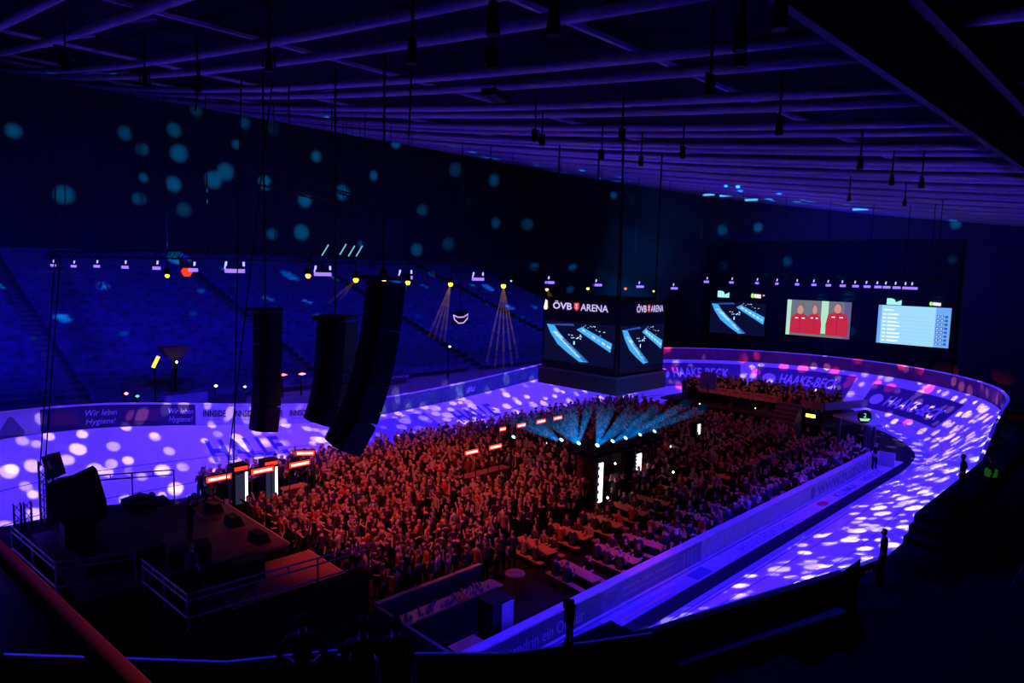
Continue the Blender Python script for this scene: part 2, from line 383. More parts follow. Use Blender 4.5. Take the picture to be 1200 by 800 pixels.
# stuff on the far stand promenade
def at_stand(px, py, y): return at_y(px, py, y)
def sign_panel(px0, px1, py0, py1, y, txt, label, mtl, ink, name='hanging_sign'):
    a = at_y(px0, py1, y); b = at_y(px1, py0, y); m = MB(); m.bx(a.x, b.x, y, y + .12, a.z, b.z); o = m.build(name, mtl); tag(o, label, 'sign')
    if txt:
        t = MB(); h = (b.z - a.z) * .42; text_on(t, txt, lambda x, yy: Vector((a.x + (b.x - a.x) * .18 + x, y - .015, a.z + (b.z - a.z) * .28 + yy)), h, (b.x - a.x) * .72); t.build('lettering', ink, o)
    return o
sg = sign_panel(193, 244, 459, 475, 45.6, 'ÖVB ARENA', 'blue board with round logo and pale letters standing behind left fence', mat('signblue', (.22, .22, .6), .6), pale)
a = at_y(198.5, 467, 45.58); t = MB(); t.add([(a.x + .18 * math.cos(2 * PI * k / 12), 45.58, a.z + .2 * math.sin(2 * PI * k / 12)) for k in range(12)], [tuple(range(12))]); t.build('round_logo', pale, sg)
sign_panel(449, 482, 435, 447, 46.0, 'ervice', 'dark board with pale italic letters behind the far fence right of the speakers', boarddark, adlet)
sign_panel(245, 289, 459, 474, 46.0, '', 'dark scaffold board behind the far fence beside the arena sign', boarddark, adlet)
m = MB(); a = at_y(193, 420, 47); b = at_y(225, 406, 47)
m.add([(a.x + .3, 47, a.z), (b.x - .5, 47, a.z), (b.x, 47, b.z), (a.x - .1, 47, b.z), (a.x + .3, 48.2, a.z), (b.x - .5, 48.2, a.z), (b.x, 48.2, b.z), (a.x - .1, 48.2, b.z)], [(0, 1, 2, 3), (7, 6, 5, 4), (0, 4, 5, 1), (1, 5, 6, 2), (2, 6, 7, 3), (3, 7, 4, 0)])
o = tag(m.build('stand_booth', mat('boothm', (.28, .2, .3), .7)), 'small lit booth box raised above the left far stand', 'booth')
m = MB(); m.bx(a.x + .6, a.x + .8, 47.4, 47.6, 2.6, a.z); m.bx(b.x - 1.0, b.x - .8, 47.4, 47.6, 2.6, a.z); m.build('support_post', darksteel, o)
m = MB(); c_ = at_y(207, 424, 46.9); m.lathe(c_, [(.02, -.09), (.09, 0), (.02, .09)], 8); m.build('bulb', glow('bulbw', (.8, .75, 1), 5), o)
for px, py, nm, rgb, lab, s in ((148, 461, 'x', (.9, .25, .55), 'small pink stage light behind the left fence', 3), (161, 464, 'x', (.15, .6, .8), 'small teal stage light behind the left fence', 1.2), (253, 452, 'x', (.7, .7, 1), 'small white lamp left of the two cables behind fence', 3), (287, 453, 'x', (.4, .6, .9), 'small pale lamp behind the fence near hanging speaker', 1.5), (332, 439, 'x', (1, .15, .3), 'red strip light behind fence beside the leftmost hanging speaker', 3), (354, 438, 'x', (1, .25, .4), 'red strip light behind fence left of the wide hanging speaker', 3), (527, 406, 'x', (.7, .7, 1), 'tiny white lamp high on the far stand left of cube', 3), (182, 424, 'x', (.8, .5, .05), 'slanted amber lamp beside the small stand booth', 2.5)):
    c_ = at_y(px, py, 46.3); m = MB(); w = .30 if 'strip' in lab else .14
    if 'slanted' in lab: m.tube([c_ + Vector((-.15, 0, -.35)), c_ + Vector((.2, 0, .35))], .11, 8)
    else: m.lathe(c_, [(.03, -.09), (w, 0), (.03, .09)], 8)
    o = m.build('stage_light', glow('sl' + str(px), rgb, s)); tag(o, lab, 'light')
    k = MB(); k.bx(c_.x - w, c_.x + w, 46.35, 46.6, c_.z - .16, c_.z + .16); k.bx(c_.x - .03, c_.x + .03, 46.4, 46.5, 2.9, c_.z); k.build('housing', black, o)

# ------------------------------------------------------------------ end wall: black backdrop and screens
m = MB(); a = at_x(828, 284, 82); b = at_x(1129, 280, 82)
m.bx(82.0, 82.3, b.y, a.y, 3.0, 17.0); tag(m.build('wall_drape', mat('drape', (.035, .04, .06), .9, var=.3)), 'huge dark drape covering the end wall behind the screens', 'curtain')
screen_dark = glow('screendark', (.003, .004, .03), 1); neon = glow('neonblue', (.06, .42, 1.0), 1.0); neon2 = glow('neonpale', (.45, .75, 1.0), 1.3)
dimneon = glow('dimneon', (.02, .10, .5), .8); wht = glow('whitelet', (1, 1, 1), 1.0); logored = glow('logored', (.9, .05, .06), 1)
def velo_picture(mb, fn):
    # stylised aerial track picture in a unit square, y up
    band = [((.02, .92), (.14, .90)), ((.08, .70), (.20, .76)), ((.20, .42), (.34, .52)), ((.36, .22), (.48, .32)), ((.54, .03), (.66, .05))]
    for (a, b), (c, d) in zip(band, band[1:]): mb.quad(fn(*a), fn(*c), fn(*d), fn(*b), 0)
    for k in range(7):
        t = k / 7; x = .10 + .42 * t; y = .74 - .62 * t; mb.quad(fn(x, y), fn(x + .07, y - .08), fn(x + .11, y - .04), fn(x + .05, y + .03), 1)
    mb.quad(fn(.02, .92), fn(.14, .90), fn(.45, .93), fn(.42, .98), 2)
    mb.quad(fn(.48, .84), fn(.56, .92), fn(.99, .58), fn(.97, .36), 0)
    for k in range(6):
        x = .56 + k * .07; y = .82 - k * .065; mb.quad(fn(x, y), fn(x + .05, y - .05), fn(x + .06, y), fn(x + .01, y + .05), 1)
    mb.quad(fn(.26, .56), fn(.60, .06), fn(.68, .05), fn(.30, .60), 2)
    rr = random.Random(3)
    for k in range(26):
        x = .38 + rr.random() * .5; y = .72 + rr.random() * .25
        if y < .9 - (x - .5) * .5: continue
        mb.quad(fn(x, y), fn(x + .012, y), fn(x + .012, y + .015), fn(x, y + .015), 1)
    for k in range(14):
        x = .34 + rr.random() * .22; y = .60 + rr.random() * .1; mb.quad(fn(x, y), fn(x + .02, y), fn(x + .02, y + .02), fn(x, y + .02), 1)
    mb.quad(fn(.44, .45), fn(.46, .45), fn(.46, .54), fn(.44, .54), 1)
def wall_screen(pts, label, xx=81.9):
    P = [at_x(px, py, xx) for px, py in pts]          # left-top, right-top, right-bottom, left-bottom
    y0 = (P[0].y + P[3].y) / 2; y1 = (P[1].y + P[2].y) / 2; z1 = (P[0].z + P[1].z) / 2; z0 = (P[2].z + P[3].z) / 2
    fn = lambda u, v, d=.06: Vector((xx - d, y0 + (y1 - y0) * u, z0 + (z1 - z0) * v))
    r = thing('wall_screen', label, 'screen', (xx, (y0 + y1) / 2, z0))
    m = MB(); m.bx(xx - .05, xx + .08, y1 - .06, y0 + .06, z0 - .06, z1 + .06); m.build('casing', black, r)
    return r, fn
r, fn = wall_screen(((833, 352), (898, 356), (896, 393), (832, 390)), 'dark wall screen showing the blue track, left of three wall screens')
m = MB(); m.quad(fn(0, 0), fn(1, 0), fn(1, 1), fn(0, 1)); m.build('display', screen_dark, r)
m = MB(); velo_picture(m, lambda u, v: fn(u, v, .075)); m.build('track_picture', [neon, neon2, dimneon], r)
r, fn = wall_screen(((923, 351), (999, 354), (995, 397), (921, 392)), 'wall screen showing three people in red jackets, between the other two')
m = MB(); m.quad(fn(0, 0), fn(1, 0), fn(1, 1), fn(0, 1)); m.quad(fn(0, 0, .065), fn(.06, 0, .065), fn(.07, 1, .065), fn(0, 1, .065), 1); m.quad(fn(.55, .1, .065), fn(.66, .1, .065), fn(.66, 1, .065), fn(.55, 1, .065), 1); m.quad(fn(.9, 0, .065), fn(1, 0, .065), fn(1, 1, .065), fn(.9, 1, .065), 2)
m.build('display', [glow('pvbg', (.16, .17, .22), 1), glow('pvlight', (.45, .8, .6), 1), glow('pvgrey', (.12, .10, .28), 1)], r)
for cx, w, h, sk in ((.22, .30, .60, .40), (.45, .22, .62, .0), (.80, .33, .68, .0)):
    m = MB(); top = h
    body = [(-.5, .06), (-.52, .35), (-.44, top - .06), (-.2, top + .02), (.2, top + .02), (.44, top - .06), (.52, .35), (.5, .06)]
    dd = .07 + cx * .01
    m.add([fn(cx + x * w, y, dd) for x, y in body], [tuple(range(8))], 0)
    m.add([fn(cx + .17 * w * math.cos(2 * PI * k / 12), top + .13 + .13 * math.sin(2 * PI * k / 12), dd + .002) for k in range(12)], [tuple(range(12))], 1)
    m.add([fn(cx + .18 * w * math.cos(2 * PI * k / 12), top + .17 + .10 * math.sin(2 * PI * k / 12), dd + .001) for k in range(12)], [tuple(range(12))], 2)
    for q_ in (-.2, .16): m.quad(fn(cx + (q_ - .06) * w, top - .12, dd + .003), fn(cx + (q_ + .1) * w, top - .12, dd + .003), fn(cx + (q_ + .1) * w, top - .09, dd + .003), fn(cx + (q_ - .06) * w, top - .09, dd + .003), 3)
    m.quad(fn(cx - .01 * w, .1, dd + .003), fn(cx + .012 * w, .1, dd + .003), fn(cx + .012 * w, top - .02, dd + .003), fn(cx - .01 * w, top - .02, dd + .003), 4)
    m.build('red_jacket_person_picture', [glow('pvred', (.55, .02, .06), 1), glow('pvskin', (.62, .28, .26), 1), glow('pvhair', (.06, .04, .06), 1), wht, glow('pvdark', (.25, .01, .04), 1)], r)
r, fn = wall_screen(((1030, 357), (1116, 361), (1111, 408), (1027, 401)), 'bright pale blue results table screen, right of three wall screens')
m = MB(); m.quad(fn(0, 0), fn(.8, 0), fn(.8, 1), fn(0, 1)); m.quad(fn(.8, 0), fn(1, 0), fn(1, 1), fn(.8, 1), 1); m.quad(fn(0, 0, .065), fn(.05, 0, .065), fn(.05, 1, .065), fn(0, 1, .065), 1)
m.build('display', [glow('tblpale', (.36, .72, 1.0), 1), glow('tblblue', (.16, .42, .95), 1)], r)
m = MB(); rr = random.Random(5)
m.quad(fn(.07, .86, .07), fn(.22, .86, .07), fn(.22, .9, .07), fn(.07, .9, .07), 0)
for k in range(8):
    v = .06 + k * .098; m.quad(fn(.07, v, .07), fn(.12, v, .07), fn(.12, v + .04, .07), fn(.07, v + .04, .07), 0); m.quad(fn(.14, v, .07), fn(.24 + rr.random() * .1, v, .07), fn(.24 + rr.random() * .1, v + .045, .07), fn(.14, v + .045, .07), 0)
    m.quad(fn(.05, v - .025, .068), fn(.78, v - .025, .068), fn(.78, v - .018, .068), fn(.05, v - .018, .068), 2)
    for u in (.815, .87, .925): m.quad(fn(u, v, .07), fn(u + .04, v, .07), fn(u + .04, v + .06, .07), fn(u, v + .06, .07), 1)
    for u in (.825, .88): m.quad(fn(u, v + .015, .075), fn(u + .018, v + .015, .075), fn(u + .018, v + .04, .075), fn(u, v + .04, .075), 0)
m.build('table_print', [glow('tblwhite', (.85, .97, 1), 1), glow('tbldark', (.03, .12, .5), 1), glow('tblline', (.25, .58, .9), 1)], r)
# glowing logos above the screens
for px0, px1, py0, py1, lab, kind in ((841, 855, 341, 348, 'pale glowing notched logo above the track screen', 'n'), (880, 892, 344, 349, 'small white glowing logo above the track screen', 'g'), (1039, 1057, 350, 357, 'pale glowing notched logo above the results screen', 'n'), (1089, 1103, 354, 358, 'small white logo with green ring above the results screen', 'g')):
    a = at_x(px0, py1, 81.9); b = at_x(px1, py0, 81.9); f = lambda u, v: Vector((81.88, a.y + (b.y - a.y) * u, a.z + (b.z - a.z) * v)); m = MB()
    if kind == 'n': m.add([f(0, 0), f(1, 0), f(1, .8), f(.62, .45), f(.5, .9), f(.3, 1), f(0, 1)], [(0, 1, 2, 3), (0, 3, 4), (0, 4, 5, 6)], 0)
    else: m.quad(f(.3, .1), f(1, 0), f(1, .8), f(.3, .9), 1); m.add([f(.14 + .14 * math.cos(2 * PI * k / 10), .5 + .5 * math.sin(2 * PI * k / 10)) for k in range(10)], [tuple(range(10))], 2)
    tag(m.build('logo_sign', [glow('logocyan', (.4, .95, 1), 1), glow('logopink', (1, .85, .9), 1), glow('logogreen', (.5, 1, .2), 1)]), lab, 'logo sign')
# small neon mask signs left of the screens
neonp = glow('neonviolet', (.5, .3, 1), 1.4)
def neon_sign(px, py, y, w, h, lab):
    c = at_y(px, py, y); m = MB(); P = [(-.5, .35), (-.42, -.1), (-.15, -.45), (.2, -.42), (.46, -.05), (.5, .4), (.2, .12), (-.2, .12), (-.5, .35)]
    m.tube([c + Vector((x * w, 0, zz * h)) for x, zz in P], .05, 5); o = m.build('neon_sign', neonp); tag(o, lab, 'sign')
    k = MB(); k.bx(c.x - w * .55, c.x + w * .55, y + .1, y + .2, c.z - h * .6, c.z + h * .6); k.build('backing', black, o)
    k = MB(); k.tube([(c.x, y + .15, c.z + h * .6), (c.x, y + .15, roof(y))], .03, 5); k.build('hanging_wire', black, o)
neon_sign(540, 373, 44, 1.6, .9, 'curved violet neon sign hanging above the far stand left of cube')
neon_sign(821, 367, 52, 1.6, .7, 'curved violet neon sign hanging right of the video cube')

# ------------------------------------------------------------------ video cube
cube = thing('video_cube', 'dark four sided hanging video cube showing the blue track in the hall centre', 'scoreboard', (32.4, 24.8, 5.9))
m = MB(); m.bx(30, 34.9, 21.9, 27.7, 5.9, 6.8); m.build('lower_skirt', mat('skirt', (.03, .055, .085), .6, var=.1), cube)
m = MB(); m.bx(29.95, 34.95, 21.85, 27.75, 6.8, 6.92); m.build('skirt_rim', mat('skirtrim', (.12, .11, .2), .4), cube)
m = MB(); m.bx(30.15, 34.75, 22.05, 27.55, 6.92, 11.05); m.build('cube_body', mat('cubeb', (.012, .014, .022), .4), cube)
for hx, hy in ((30.6, 22.5), (34.3, 22.5), (34.3, 27.1), (30.6, 27.1)):
    k = MB(); k.tube([(hx, hy, 11.05), (hx, hy, roof(hy))], .05, 6); k.build('hanging_cable', black, cube)
XW, YS_ = 30.13, 22.03
fw_ = lambda u, v, d=0: Vector((XW - d, 27.4 - u * 5.2, 7.35 + v * 2.35))
fs_ = lambda u, v, d=0: Vector((30.3 + u * 4.3, YS_ - d, 7.35 + v * 2.35))
for fn, nm in ((fw_, 'west'), (fs_, 'south')):
    m = MB(); m.quad(fn(0, 0, .02), fn(1, 0, .02), fn(1, 1, .02), fn(0, 1, .02)); sc_ = m.build('screen_face', screen_dark, cube)
    m = MB(); velo_picture(m, lambda u, v: fn(.02 + u * .96, .02 + v * .96, .04)); m.build('track_picture', [neon, neon2, dimneon], sc_)
def cube_logo(fn, u0, w, v, h):
    m = MB(); f = lambda x, y: fn(u0 + x, v + y, .03)
    text_on(m, 'ÖVB', f, h, w * .36, bold=.02); text_on(m, 'ARENA', lambda x, y: f(x + w * .52, y), h, w * .48, bold=.01)
    sh = [(-.5, 1), (.5, 1), (.5, .25), (0, -.15), (-.5, .25)]; m.add([f(w * .445 + x * w * .09, y * h * 1.1) for x, y in sh], [tuple(range(5))], 1)
    m.add([fn(u0 + w * .445 + x * w * .045, v + y * h * .8 + .02, .035) for x, y in [(-.6, .9), (.5, 1), (.1, .55), (.5, .1), (-.5, .2), (-.1, .5)]], [tuple(range(6))], 0)
    m.build('logo_lettering', [glow('logolilac', (.62, .5, 1), 1.1), logored], cube)
cube_logo(fw_, .12, .78, 1.30, .16)
cube_logo(fs_, .34, .62, 1.30, .16)
m = MB(); e = [(0, .2), (.3, 1), (.62, .85), (.7, .2), (.55, 0), (.1, 0)]; m.add([fw_(-.02 + x * .09, 1.26 + y * .26, .03) for x, y in e], [tuple(range(6))]); m.build('white_emblem', glow('emblw', (1, .85, .7), 1.1), cube)
m = MB(); m.bx(30.6, 34.3, 22.5, 27.1, 11.05, 11.2); m.build('top_frame', darksteel, cube)

# ------------------------------------------------------------------ stage
stg = thing('stage', 'dark concert stage at the left end of the infield facing the crowd', 'stage', (8.8, 26, 0))
m = MB(); m.bx(5.2, 12.4, 24.7, 32.2, 1.38, 1.5); m.build('deck', mat('deck', (.075, .035, .05), .55), stg)
m = MB(); m.bx(5.25, 12.3, 24.75, 32.1, 0, 1.38); m.build('skirt', blackcloth, stg)
m = MB(); m.bx(12.4, 12.46, 24.7, 32.2, 1.42, 1.52); m.bx(8.0, 12.4, 31.9, 31.96, 1.5, 1.56); m.build('edge_strip', mat('edgestrip', (.5, .3, .25), .5), stg)
m = MB(); m.bx(8.6, 13.2, 20.95, 24.68, .9, 1.0); m.build('side_wing', mat('wing', (.30, .12, .07), .6), stg)
m = MB(); m.bx(8.7, 13.1, 21.05, 24.6, 0, .9); m.build('wing_skirt', blackcloth, stg)
m = MB(); m.bx(13.2, 13.25, 20.95, 24.68, .93, 1.02); m.build('wing_edge', mat('edgestrip', (.5,) * 3), stg)
for i, y in enumerate((25.6, 27.4, 29.2, 31.0)):
    m = MB(); m.bx(9.0, 12.3, y, y + .03, 1.5, 1.515); m.build('cable_cover', mat('cc', (.3, .16, .14), .5), stg)
def riser(x0, x1, y0, y1, z0, z1, lab, name='stage_riser', mt=black):
    m = MB(); m.bx(x0, x1, y0, y1, z0, z1); m.bx(x0 - .03, x1 + .03, y0 - .03, y1 + .03, z1 - .06, z1 + .02); return tag(m.build(name, mt), lab, 'riser')
riser(5.8, 8.4, 26.5, 31.5, 1.5, 1.95, 'black low riser at the rear of the stage')
def railing(p, zt, zb, label, name='guard_railing', double=True):
    t = thing(name, label, 'railing', (p[0][0], p[0][1], zb))
    L = 0
    for a, b in zip(p, p[1:]):
        A = Vector((*a, 0)); B = Vector((*b, 0)); n = max(1, round((B - A).length / 1.9))
        m = MB()
        for hz in ((zt, zt - .22, zb + .35) if double else (zt, (zt + zb) / 2)): m.tube([A + Vector((0, 0, hz)), B + Vector((0, 0, hz))], .03, 6)
        for k in range(n * 1):
            q = A.lerp(B, (k + .5) / n); m.tube([q + Vector((0, 0, zt - .22)), q + Vector((0, 0, zt))], .022, 5)
        m.build('rail', steel, t)
        for k in range(n + (1 if b == p[-1] else 0)):
            q = A.lerp(B, k / n); m = MB(); m.tube([q + Vector((0, 0, zb)), q + Vector((0, 0, zt))], .032, 6); m.build('post', steel, t)
    return t
railing([(6.9, 24.1), (7.1, 20.6), (13.4, 20.3)], 2.6, 1.5, 'grey metal guard railing around the right rear corner of the stage')
railing([(4.3, 30.4), (4.75, 25.7), (6.9, 24.9)], 2.6, 1.4, 'grey metal guard railing along the left rear edge of the stage')
railing([(6.0, 34.1), (10.6, 32.1)], 3.15, 1.4, 'dark guard railing on the far stage side against the lit track')
m = MB(); m.bx(4.2, 5.18, 24.6, 34.2, 1.28, 1.4); m.bx(5.18, 10.8, 32.22, 34.2, 1.28, 1.4); m.bx(4.4, 5.1, 24.8, 34, 0, 1.28); m.bx(7.1, 10.6, 32.3, 33.9, 0, 1.28); tag(m.build('backstage_platform', blackcloth), 'black raised backstage platform behind the stage deck', 'platform')
m = MB(); m.bx(6.9, 8.55, 20.25, 24.6, 1.28, 1.5); m.bx(8.55, 13.4, 20.2, 20.9, 1.28, 1.5); m.bx(7.0, 8.5, 20.35, 24.5, 0, 1.28); m.bx(8.5, 13.3, 20.3, 20.85, 0, 1.28); tag(m.build('side_platform', blackcloth), 'narrow black side platform carrying the near stage railing', 'platform')
# dark low structure between stage and near barrier
m = MB(); m.bx(7.5, 12.3, 15.2, 20.0, 0, .45); tag(m.build('equipment_dolly', blackcloth), 'black covered equipment pallet between the stage and near bar', 'pallet')

def lattice(mb, a, b, w, bay, rc=.03, rb=.018):
    A = Vector(a); B = Vector(b); t = (B - A).normalized(); u = t.cross(Vector((0, 0, 1)) if abs(t.z) < .9 else Vector((1, 0, 0))).normalized(); v = t.cross(u)
    C = [(u * i + v * j) * w / 2 for i, j in ((-1, -1), (1, -1), (1, 1), (-1, 1))]
    for c in C: mb.tube([A + c, B + c], rc, 5)
    n = max(1, int((B - A).length / bay))
    for k in range(n):
        p = A.lerp(B, k / n); q = A.lerp(B, (k + 1) / n)
        for i in range(4):
            c, d = C[i], C[(i + 1) % 4]
            mb.tube([p + c, q + d] if k % 2 else [p + d, q + c], rb, 4, cap=False)
for px, top, dep, lab in ((49, 540, 28.5, 'tall black lattice tower on the left stage wing holding a tilted speaker'), (57, 538, 28.8, 'second black lattice tower just behind the tilted speaker'), (20, 590, 27.5, 'short black lattice tower at the far left picture edge'), (32, 588, 28, 'short black lattice tower between the far left one and the cables')):
    p = at_d(px, top, dep); m = MB(); lattice(m, (p.x, p.y, .02), p, .24, .35, .022, .014); o = m.build('lattice_tower', black); tag(o, lab, 'tower')
    k = MB(); k.bx(p.x - .35, p.x + .35, p.y - .35, p.y + .35, 0, .05); k.build('foot_plate', black, o)
def oriented(mb, c, size, yaw, pitch, mi=0, roll=0):
    M = Matrix.Translation(c) @ Matrix.Rotation(yaw, 4, 'Z') @ Matrix.Rotation(pitch, 4, 'Y') @ Matrix.Rotation(roll, 4, 'X'); return mb.box((0, 0, 0), size, 0, mi, M)
p = at_d(63, 545, 28); m = MB(); oriented(m, p, (.45, .5, .95), R_(-45), R_(-14)); o = tag(m.build('stage_speaker', black), 'tilted black speaker box fixed on the left lattice tower', 'speaker')
m = MB(); oriented(m, p + Vector((-.04, -.04, .08)), (.1, .42, .3), R_(-45), R_(-14)); m.build('horn_plate', mat('horn', (.25, .13, .10), .4), o)
m = MB(); m.tube([p, p + Vector((-.25, .25, -.4))], .03, 5); m.tube([p + Vector((-.25, .25, -.4)), (p.x - .25, p.y + .25, .02)], .035, 6); m.build('stand_pole', black, o)
# draped equipment stack (black tarpaulin over gear)
m = MB(); A = [at_d(px, py, 26.5) for px, py in ((54, 612), (56, 566), (72, 563), (96, 551), (101, 556), (112, 592), (114, 612))]; B = [a + Vector((S2, S2, 0)) * .7 for a in A]
n = len(A); m.add(A + B, [tuple(range(n)), tuple(range(n, 2 * n))[::-1]] + [(i, n + i, n + (i + 1) % n, (i + 1) % n) for i in range(n)])
tag(m.build('draped_gear_stack', blackcloth), 'black draped pile of gear with a peaked top on left stage wing', 'equipment')
# wedge monitors, cases, moving lights on the stage
def wedge(x, y, rz, lab, z=1.5):
    t = MB(); P = [(-.3, 0), (.3, 0), (.12, .42), (-.22, .42)]; A = []; B = []
    cr, sr = math.cos(rz), math.sin(rz)
    for w_, L in ((-.38, A), (.38, B)):
        for a, zz in P: L.append((x + a * cr - w_ * sr, y + a * sr + w_ * cr, z + zz))
    t.add(A + B, [(0, 1, 2, 3), (7, 6, 5, 4)] + [(i, 4 + i, 4 + (i + 1) % 4, (i + 1) % 4) for i in range(4)]); o = tag(t.build('floor_monitor', black), lab, 'speaker', 'wedge monitors on the stage')
    g = MB(); g.quad(*[Vector(q) + Vector((cr * .012, sr * .012, .01)) for q in (A[1], B[1], B[2], A[2])]); g.build('front_grille', mat('grille', (.05, .05, .055), .4, .5, scale=60), o)
for i, y in enumerate((25.6, 28.0, 30.2)): wedge(11.6, y, R_(0 if i % 2 else 8), 'black wedge monitor on the stage front, %s from the near corner' % ordn(i))
def flight_case(x, y, z, sx, sy, sz, rz, lab):
    M = MB(); M.box((x, y, z + sz / 2), (sx, sy, sz), rz); o = tag(M.build('flight_case', black), lab, 'case')
    k = MB()
    for zz in (z + .02, z + sz - .02, z + sz * .62): k.box((x, y, zz), (sx + .03, sy + .03, .03), rz)
    k.build('metal_edge', darksteel, o)
flight_case(10.2, 23.6, 1.0, 1.1, .7, .9, .1, 'black flight case on the near side of the stage')
flight_case(8.9, 25.4, 1.5, 1.3, .7, .7, -.1, 'wider black flight case just behind the near side case')
flight_case(6.0, 28.4, 1.97, 1.0, .8, 1.0, 0, 'black flight case on the rear stage riser')
flight_case(9.3, 33.2, 1.4, 1.0, .6, .5, .4, 'low black case on the backstage platform by the lit track')
flight_case(8.0, 21.2, 1.5, .5, .5, .55, .2, 'pale blue lit small case beside the stage railing')
# moving head spotlights standing on the stage edge far side
def moving_head(loc, lab, lens, name='moving_head_light', up=True, group=None, rz=0, tilt=.5):
    t = thing(name, lab, 'spotlight', loc, rz, group); s = 1 if up else -1; x, y, z = loc
    m = MB(); m.bx(x - .2, x + .2, y - .17, y + .17, min(z, z + s * .12), max(z, z + s * .12)); m.build('base', black, t)
    m = MB(); m.bx(x - .2, x - .15, y - .05, y + .05, min(z + s * .1, z + s * .5), max(z + s * .1, z + s * .5)); m.bx(x + .15, x + .2, y - .05, y + .05, min(z + s * .1, z + s * .5), max(z + s * .1, z + s * .5)); m.build('yoke', black, t)
    dr = Vector((0, -math.cos(tilt), s * math.sin(tilt))); c = Vector((x, y, z + s * .42))
    m = MB(); m.tube([c - dr * .18, c + dr * .1, c + dr * .22], .12, 10, r2=.14); h = m.build('head', black, t)
    m = MB(); m.tube([c + dr * .221, c + dr * .24], .11, 10); m.build('lens', lens, h)
    return t
offlens = mat('offlens', (.1, .12, .15), .1)
moving_head((9.9, 33.1, 1.4), 'unlit black moving light on backstage platform beside the lit track', offlens)
moving_head((11.9, 31.4, 1.5), 'unlit black moving light on the far front corner of stage', offlens)
moving_head((11.2, 31.5, 1.5), 'unlit black moving light second from far front stage corner', offlens)
# two long cables from roof to the stage left of the hanging speakers
for (x0, y0, d0), (x1, y1, d1), lab in (((292, 330, 27), (262, 590, 27.5), 'thick black cable hanging slanted in front of the left fence'), ((278, 330, 27.2), (273, 590, 27.6), 'thinner black cable hanging right beside the slanted one'), ((56, 420, 28), (47, 545, 28.4), 'black cable hanging down to the left lattice tower'), ((62, 420, 28), (53, 545, 28.6), 'second black cable hanging beside the left tower cable')):
    a = at_d(x0, y0, d0); b = at_d(x1, y1, d1); m = MB(); top = a + (a - b) * .9; m.tube([b, a, top], .026, 5); tag(m.build('hanging_cable', black), lab, 'cable')

# ------------------------------------------------------------------ flown line arrays
def line_array(name, px_pts, dep, w, d, label, yaw, tilt_end, n):
    # px_pts: top centre and bottom centre; boxes hang along a gentle curve
    t = thing(name, label, 'speaker', at_d(*px_pts[-1], dep))
    P = [at_d(x, y, dep) for x, y in px_pts]
    def pos(u):
        k = u * (len(P) - 1); i = min(int(k), len(P) - 2); return P[i].lerp(P[i + 1], k - i)
    for i in range(n):
        u = (i + .5) / n; a = pos(i / n); b = pos((i + 1) / n); c = (a + b) / 2; h = (b - a).length
        zx = (a - b).normalized(); fx = Vector((math.cos(yaw), math.sin(yaw), 0)); fx = (fx - zx * fx.dot(zx)).normalized(); fy = zx.cross(fx)
        M = Matrix(((fx.x, fy.x, zx.x, c.x), (fx.y, fy.y, zx.y, c.y), (fx.z, fy.z, zx.z, c.z), (0, 0, 0, 1)))
        m = MB(); z0 = h * .5
        vs = []
        for zz, dd in ((-z0, 1.0), (z0, 1.0)):
            for x, y in ((d * .5, -w / 2), (d * .5, w / 2), (-d * .32, w / 2 * .82), (-d * .5, w * .2), (-d * .5, -w * .2), (-d * .32, -w / 2 * .82)): vs.append(M @ Vector((x, y, zz * (1 if x > 0 else .95))))
        m.add(vs, [tuple(range(6))[::-1], tuple(range(6, 12))] + [(k, (k + 1) % 6, 6 + (k + 1) % 6, 6 + k) for k in range(6)])
        o = m.build('cabinet', mat('cab', (.014, .014, .017), .45), t)
        g = MB(); g.box((d * .505, 0, 0), (.02, w * .94, h * .8), 0, 0, M); g.build('front_grille', mat('grille', (.05, .05, .055), .4, .5, scale=60), o)
    m = MB(); q = P[0] + Vector((0, 0, .12)); m.box(q, (d * 1.2, w * .9, .14), yaw); m.build('fly_frame', black, t)
    m = MB(); m.tube([q, Vector((q.x, q.y, roof(q.y)))], .035, 5); m.build('hanging_chain', black, t)
line_array('line_array_speaker', [(311, 366), (310, 440), (309, 475), (306, 504)], 27, 1.15, .75, 'straight black line array speaker, leftmost of three hanging above the stage front', R_(10), 18, 12)
line_array('line_array_speaker', [(393, 376), (389, 440), (384, 470), (376, 494)], 23.5, 1.25, 1.1, 'wide flat sided black line array hanging between the other two', R_(38), 14, 10)
line_array('line_array_speaker', [(449, 330), (442, 390), (432, 440), (418, 485), (398, 522)], 20.5, 1.15, .85, 'curved black line array with hooked lower end, rightmost of three', R_(0), 40, 13)

# ------------------------------------------------------------------ trusses and wash lights
def truss(a, b, label, w=.5, cables=2):
    m = MB(); lattice(m, a, b, w, .8, .035, .02); o = tag(m.build('lighting_truss', black), label, 'truss')
    A = Vector(a); B = Vector(b)
    for k in range(cables):
        q = A.lerp(B, (k + .5) / cables); c = MB(); c.tube([q, (q.x, q.y, roof(q.y))], .025, 4); c.build('hanging_cable', black, o)
    return o
TZ = 13.0
truss((15.2, 36, TZ), (33, 36, TZ), 'straight black lighting truss above the hanging speakers', cables=4)
truss((33, 36, TZ), (54, 36, TZ), 'straight black lighting truss in front of the video cube sky', cables=4)
truss((15.2, 36.3, TZ), (15.2, 56, TZ), 'black lighting truss running back over the left far stand', cables=3)
truss((15.2, 56, TZ), (15.2, 79.5, TZ), 'rear part of the truss over the left far stand', cables=3)
truss((12.5, 26.8, 16), (30.5, 40.2, 16), 'sloping black upper truss hanging crosswise above the hanging speakers', .6, 5)
EX, ER = 54.0, 11.5
pts = [(EX + ER * math.cos(R_(a)), 24.5 + ER * math.sin(R_(a)), TZ - .3) for a in range(90, -100, -20)]
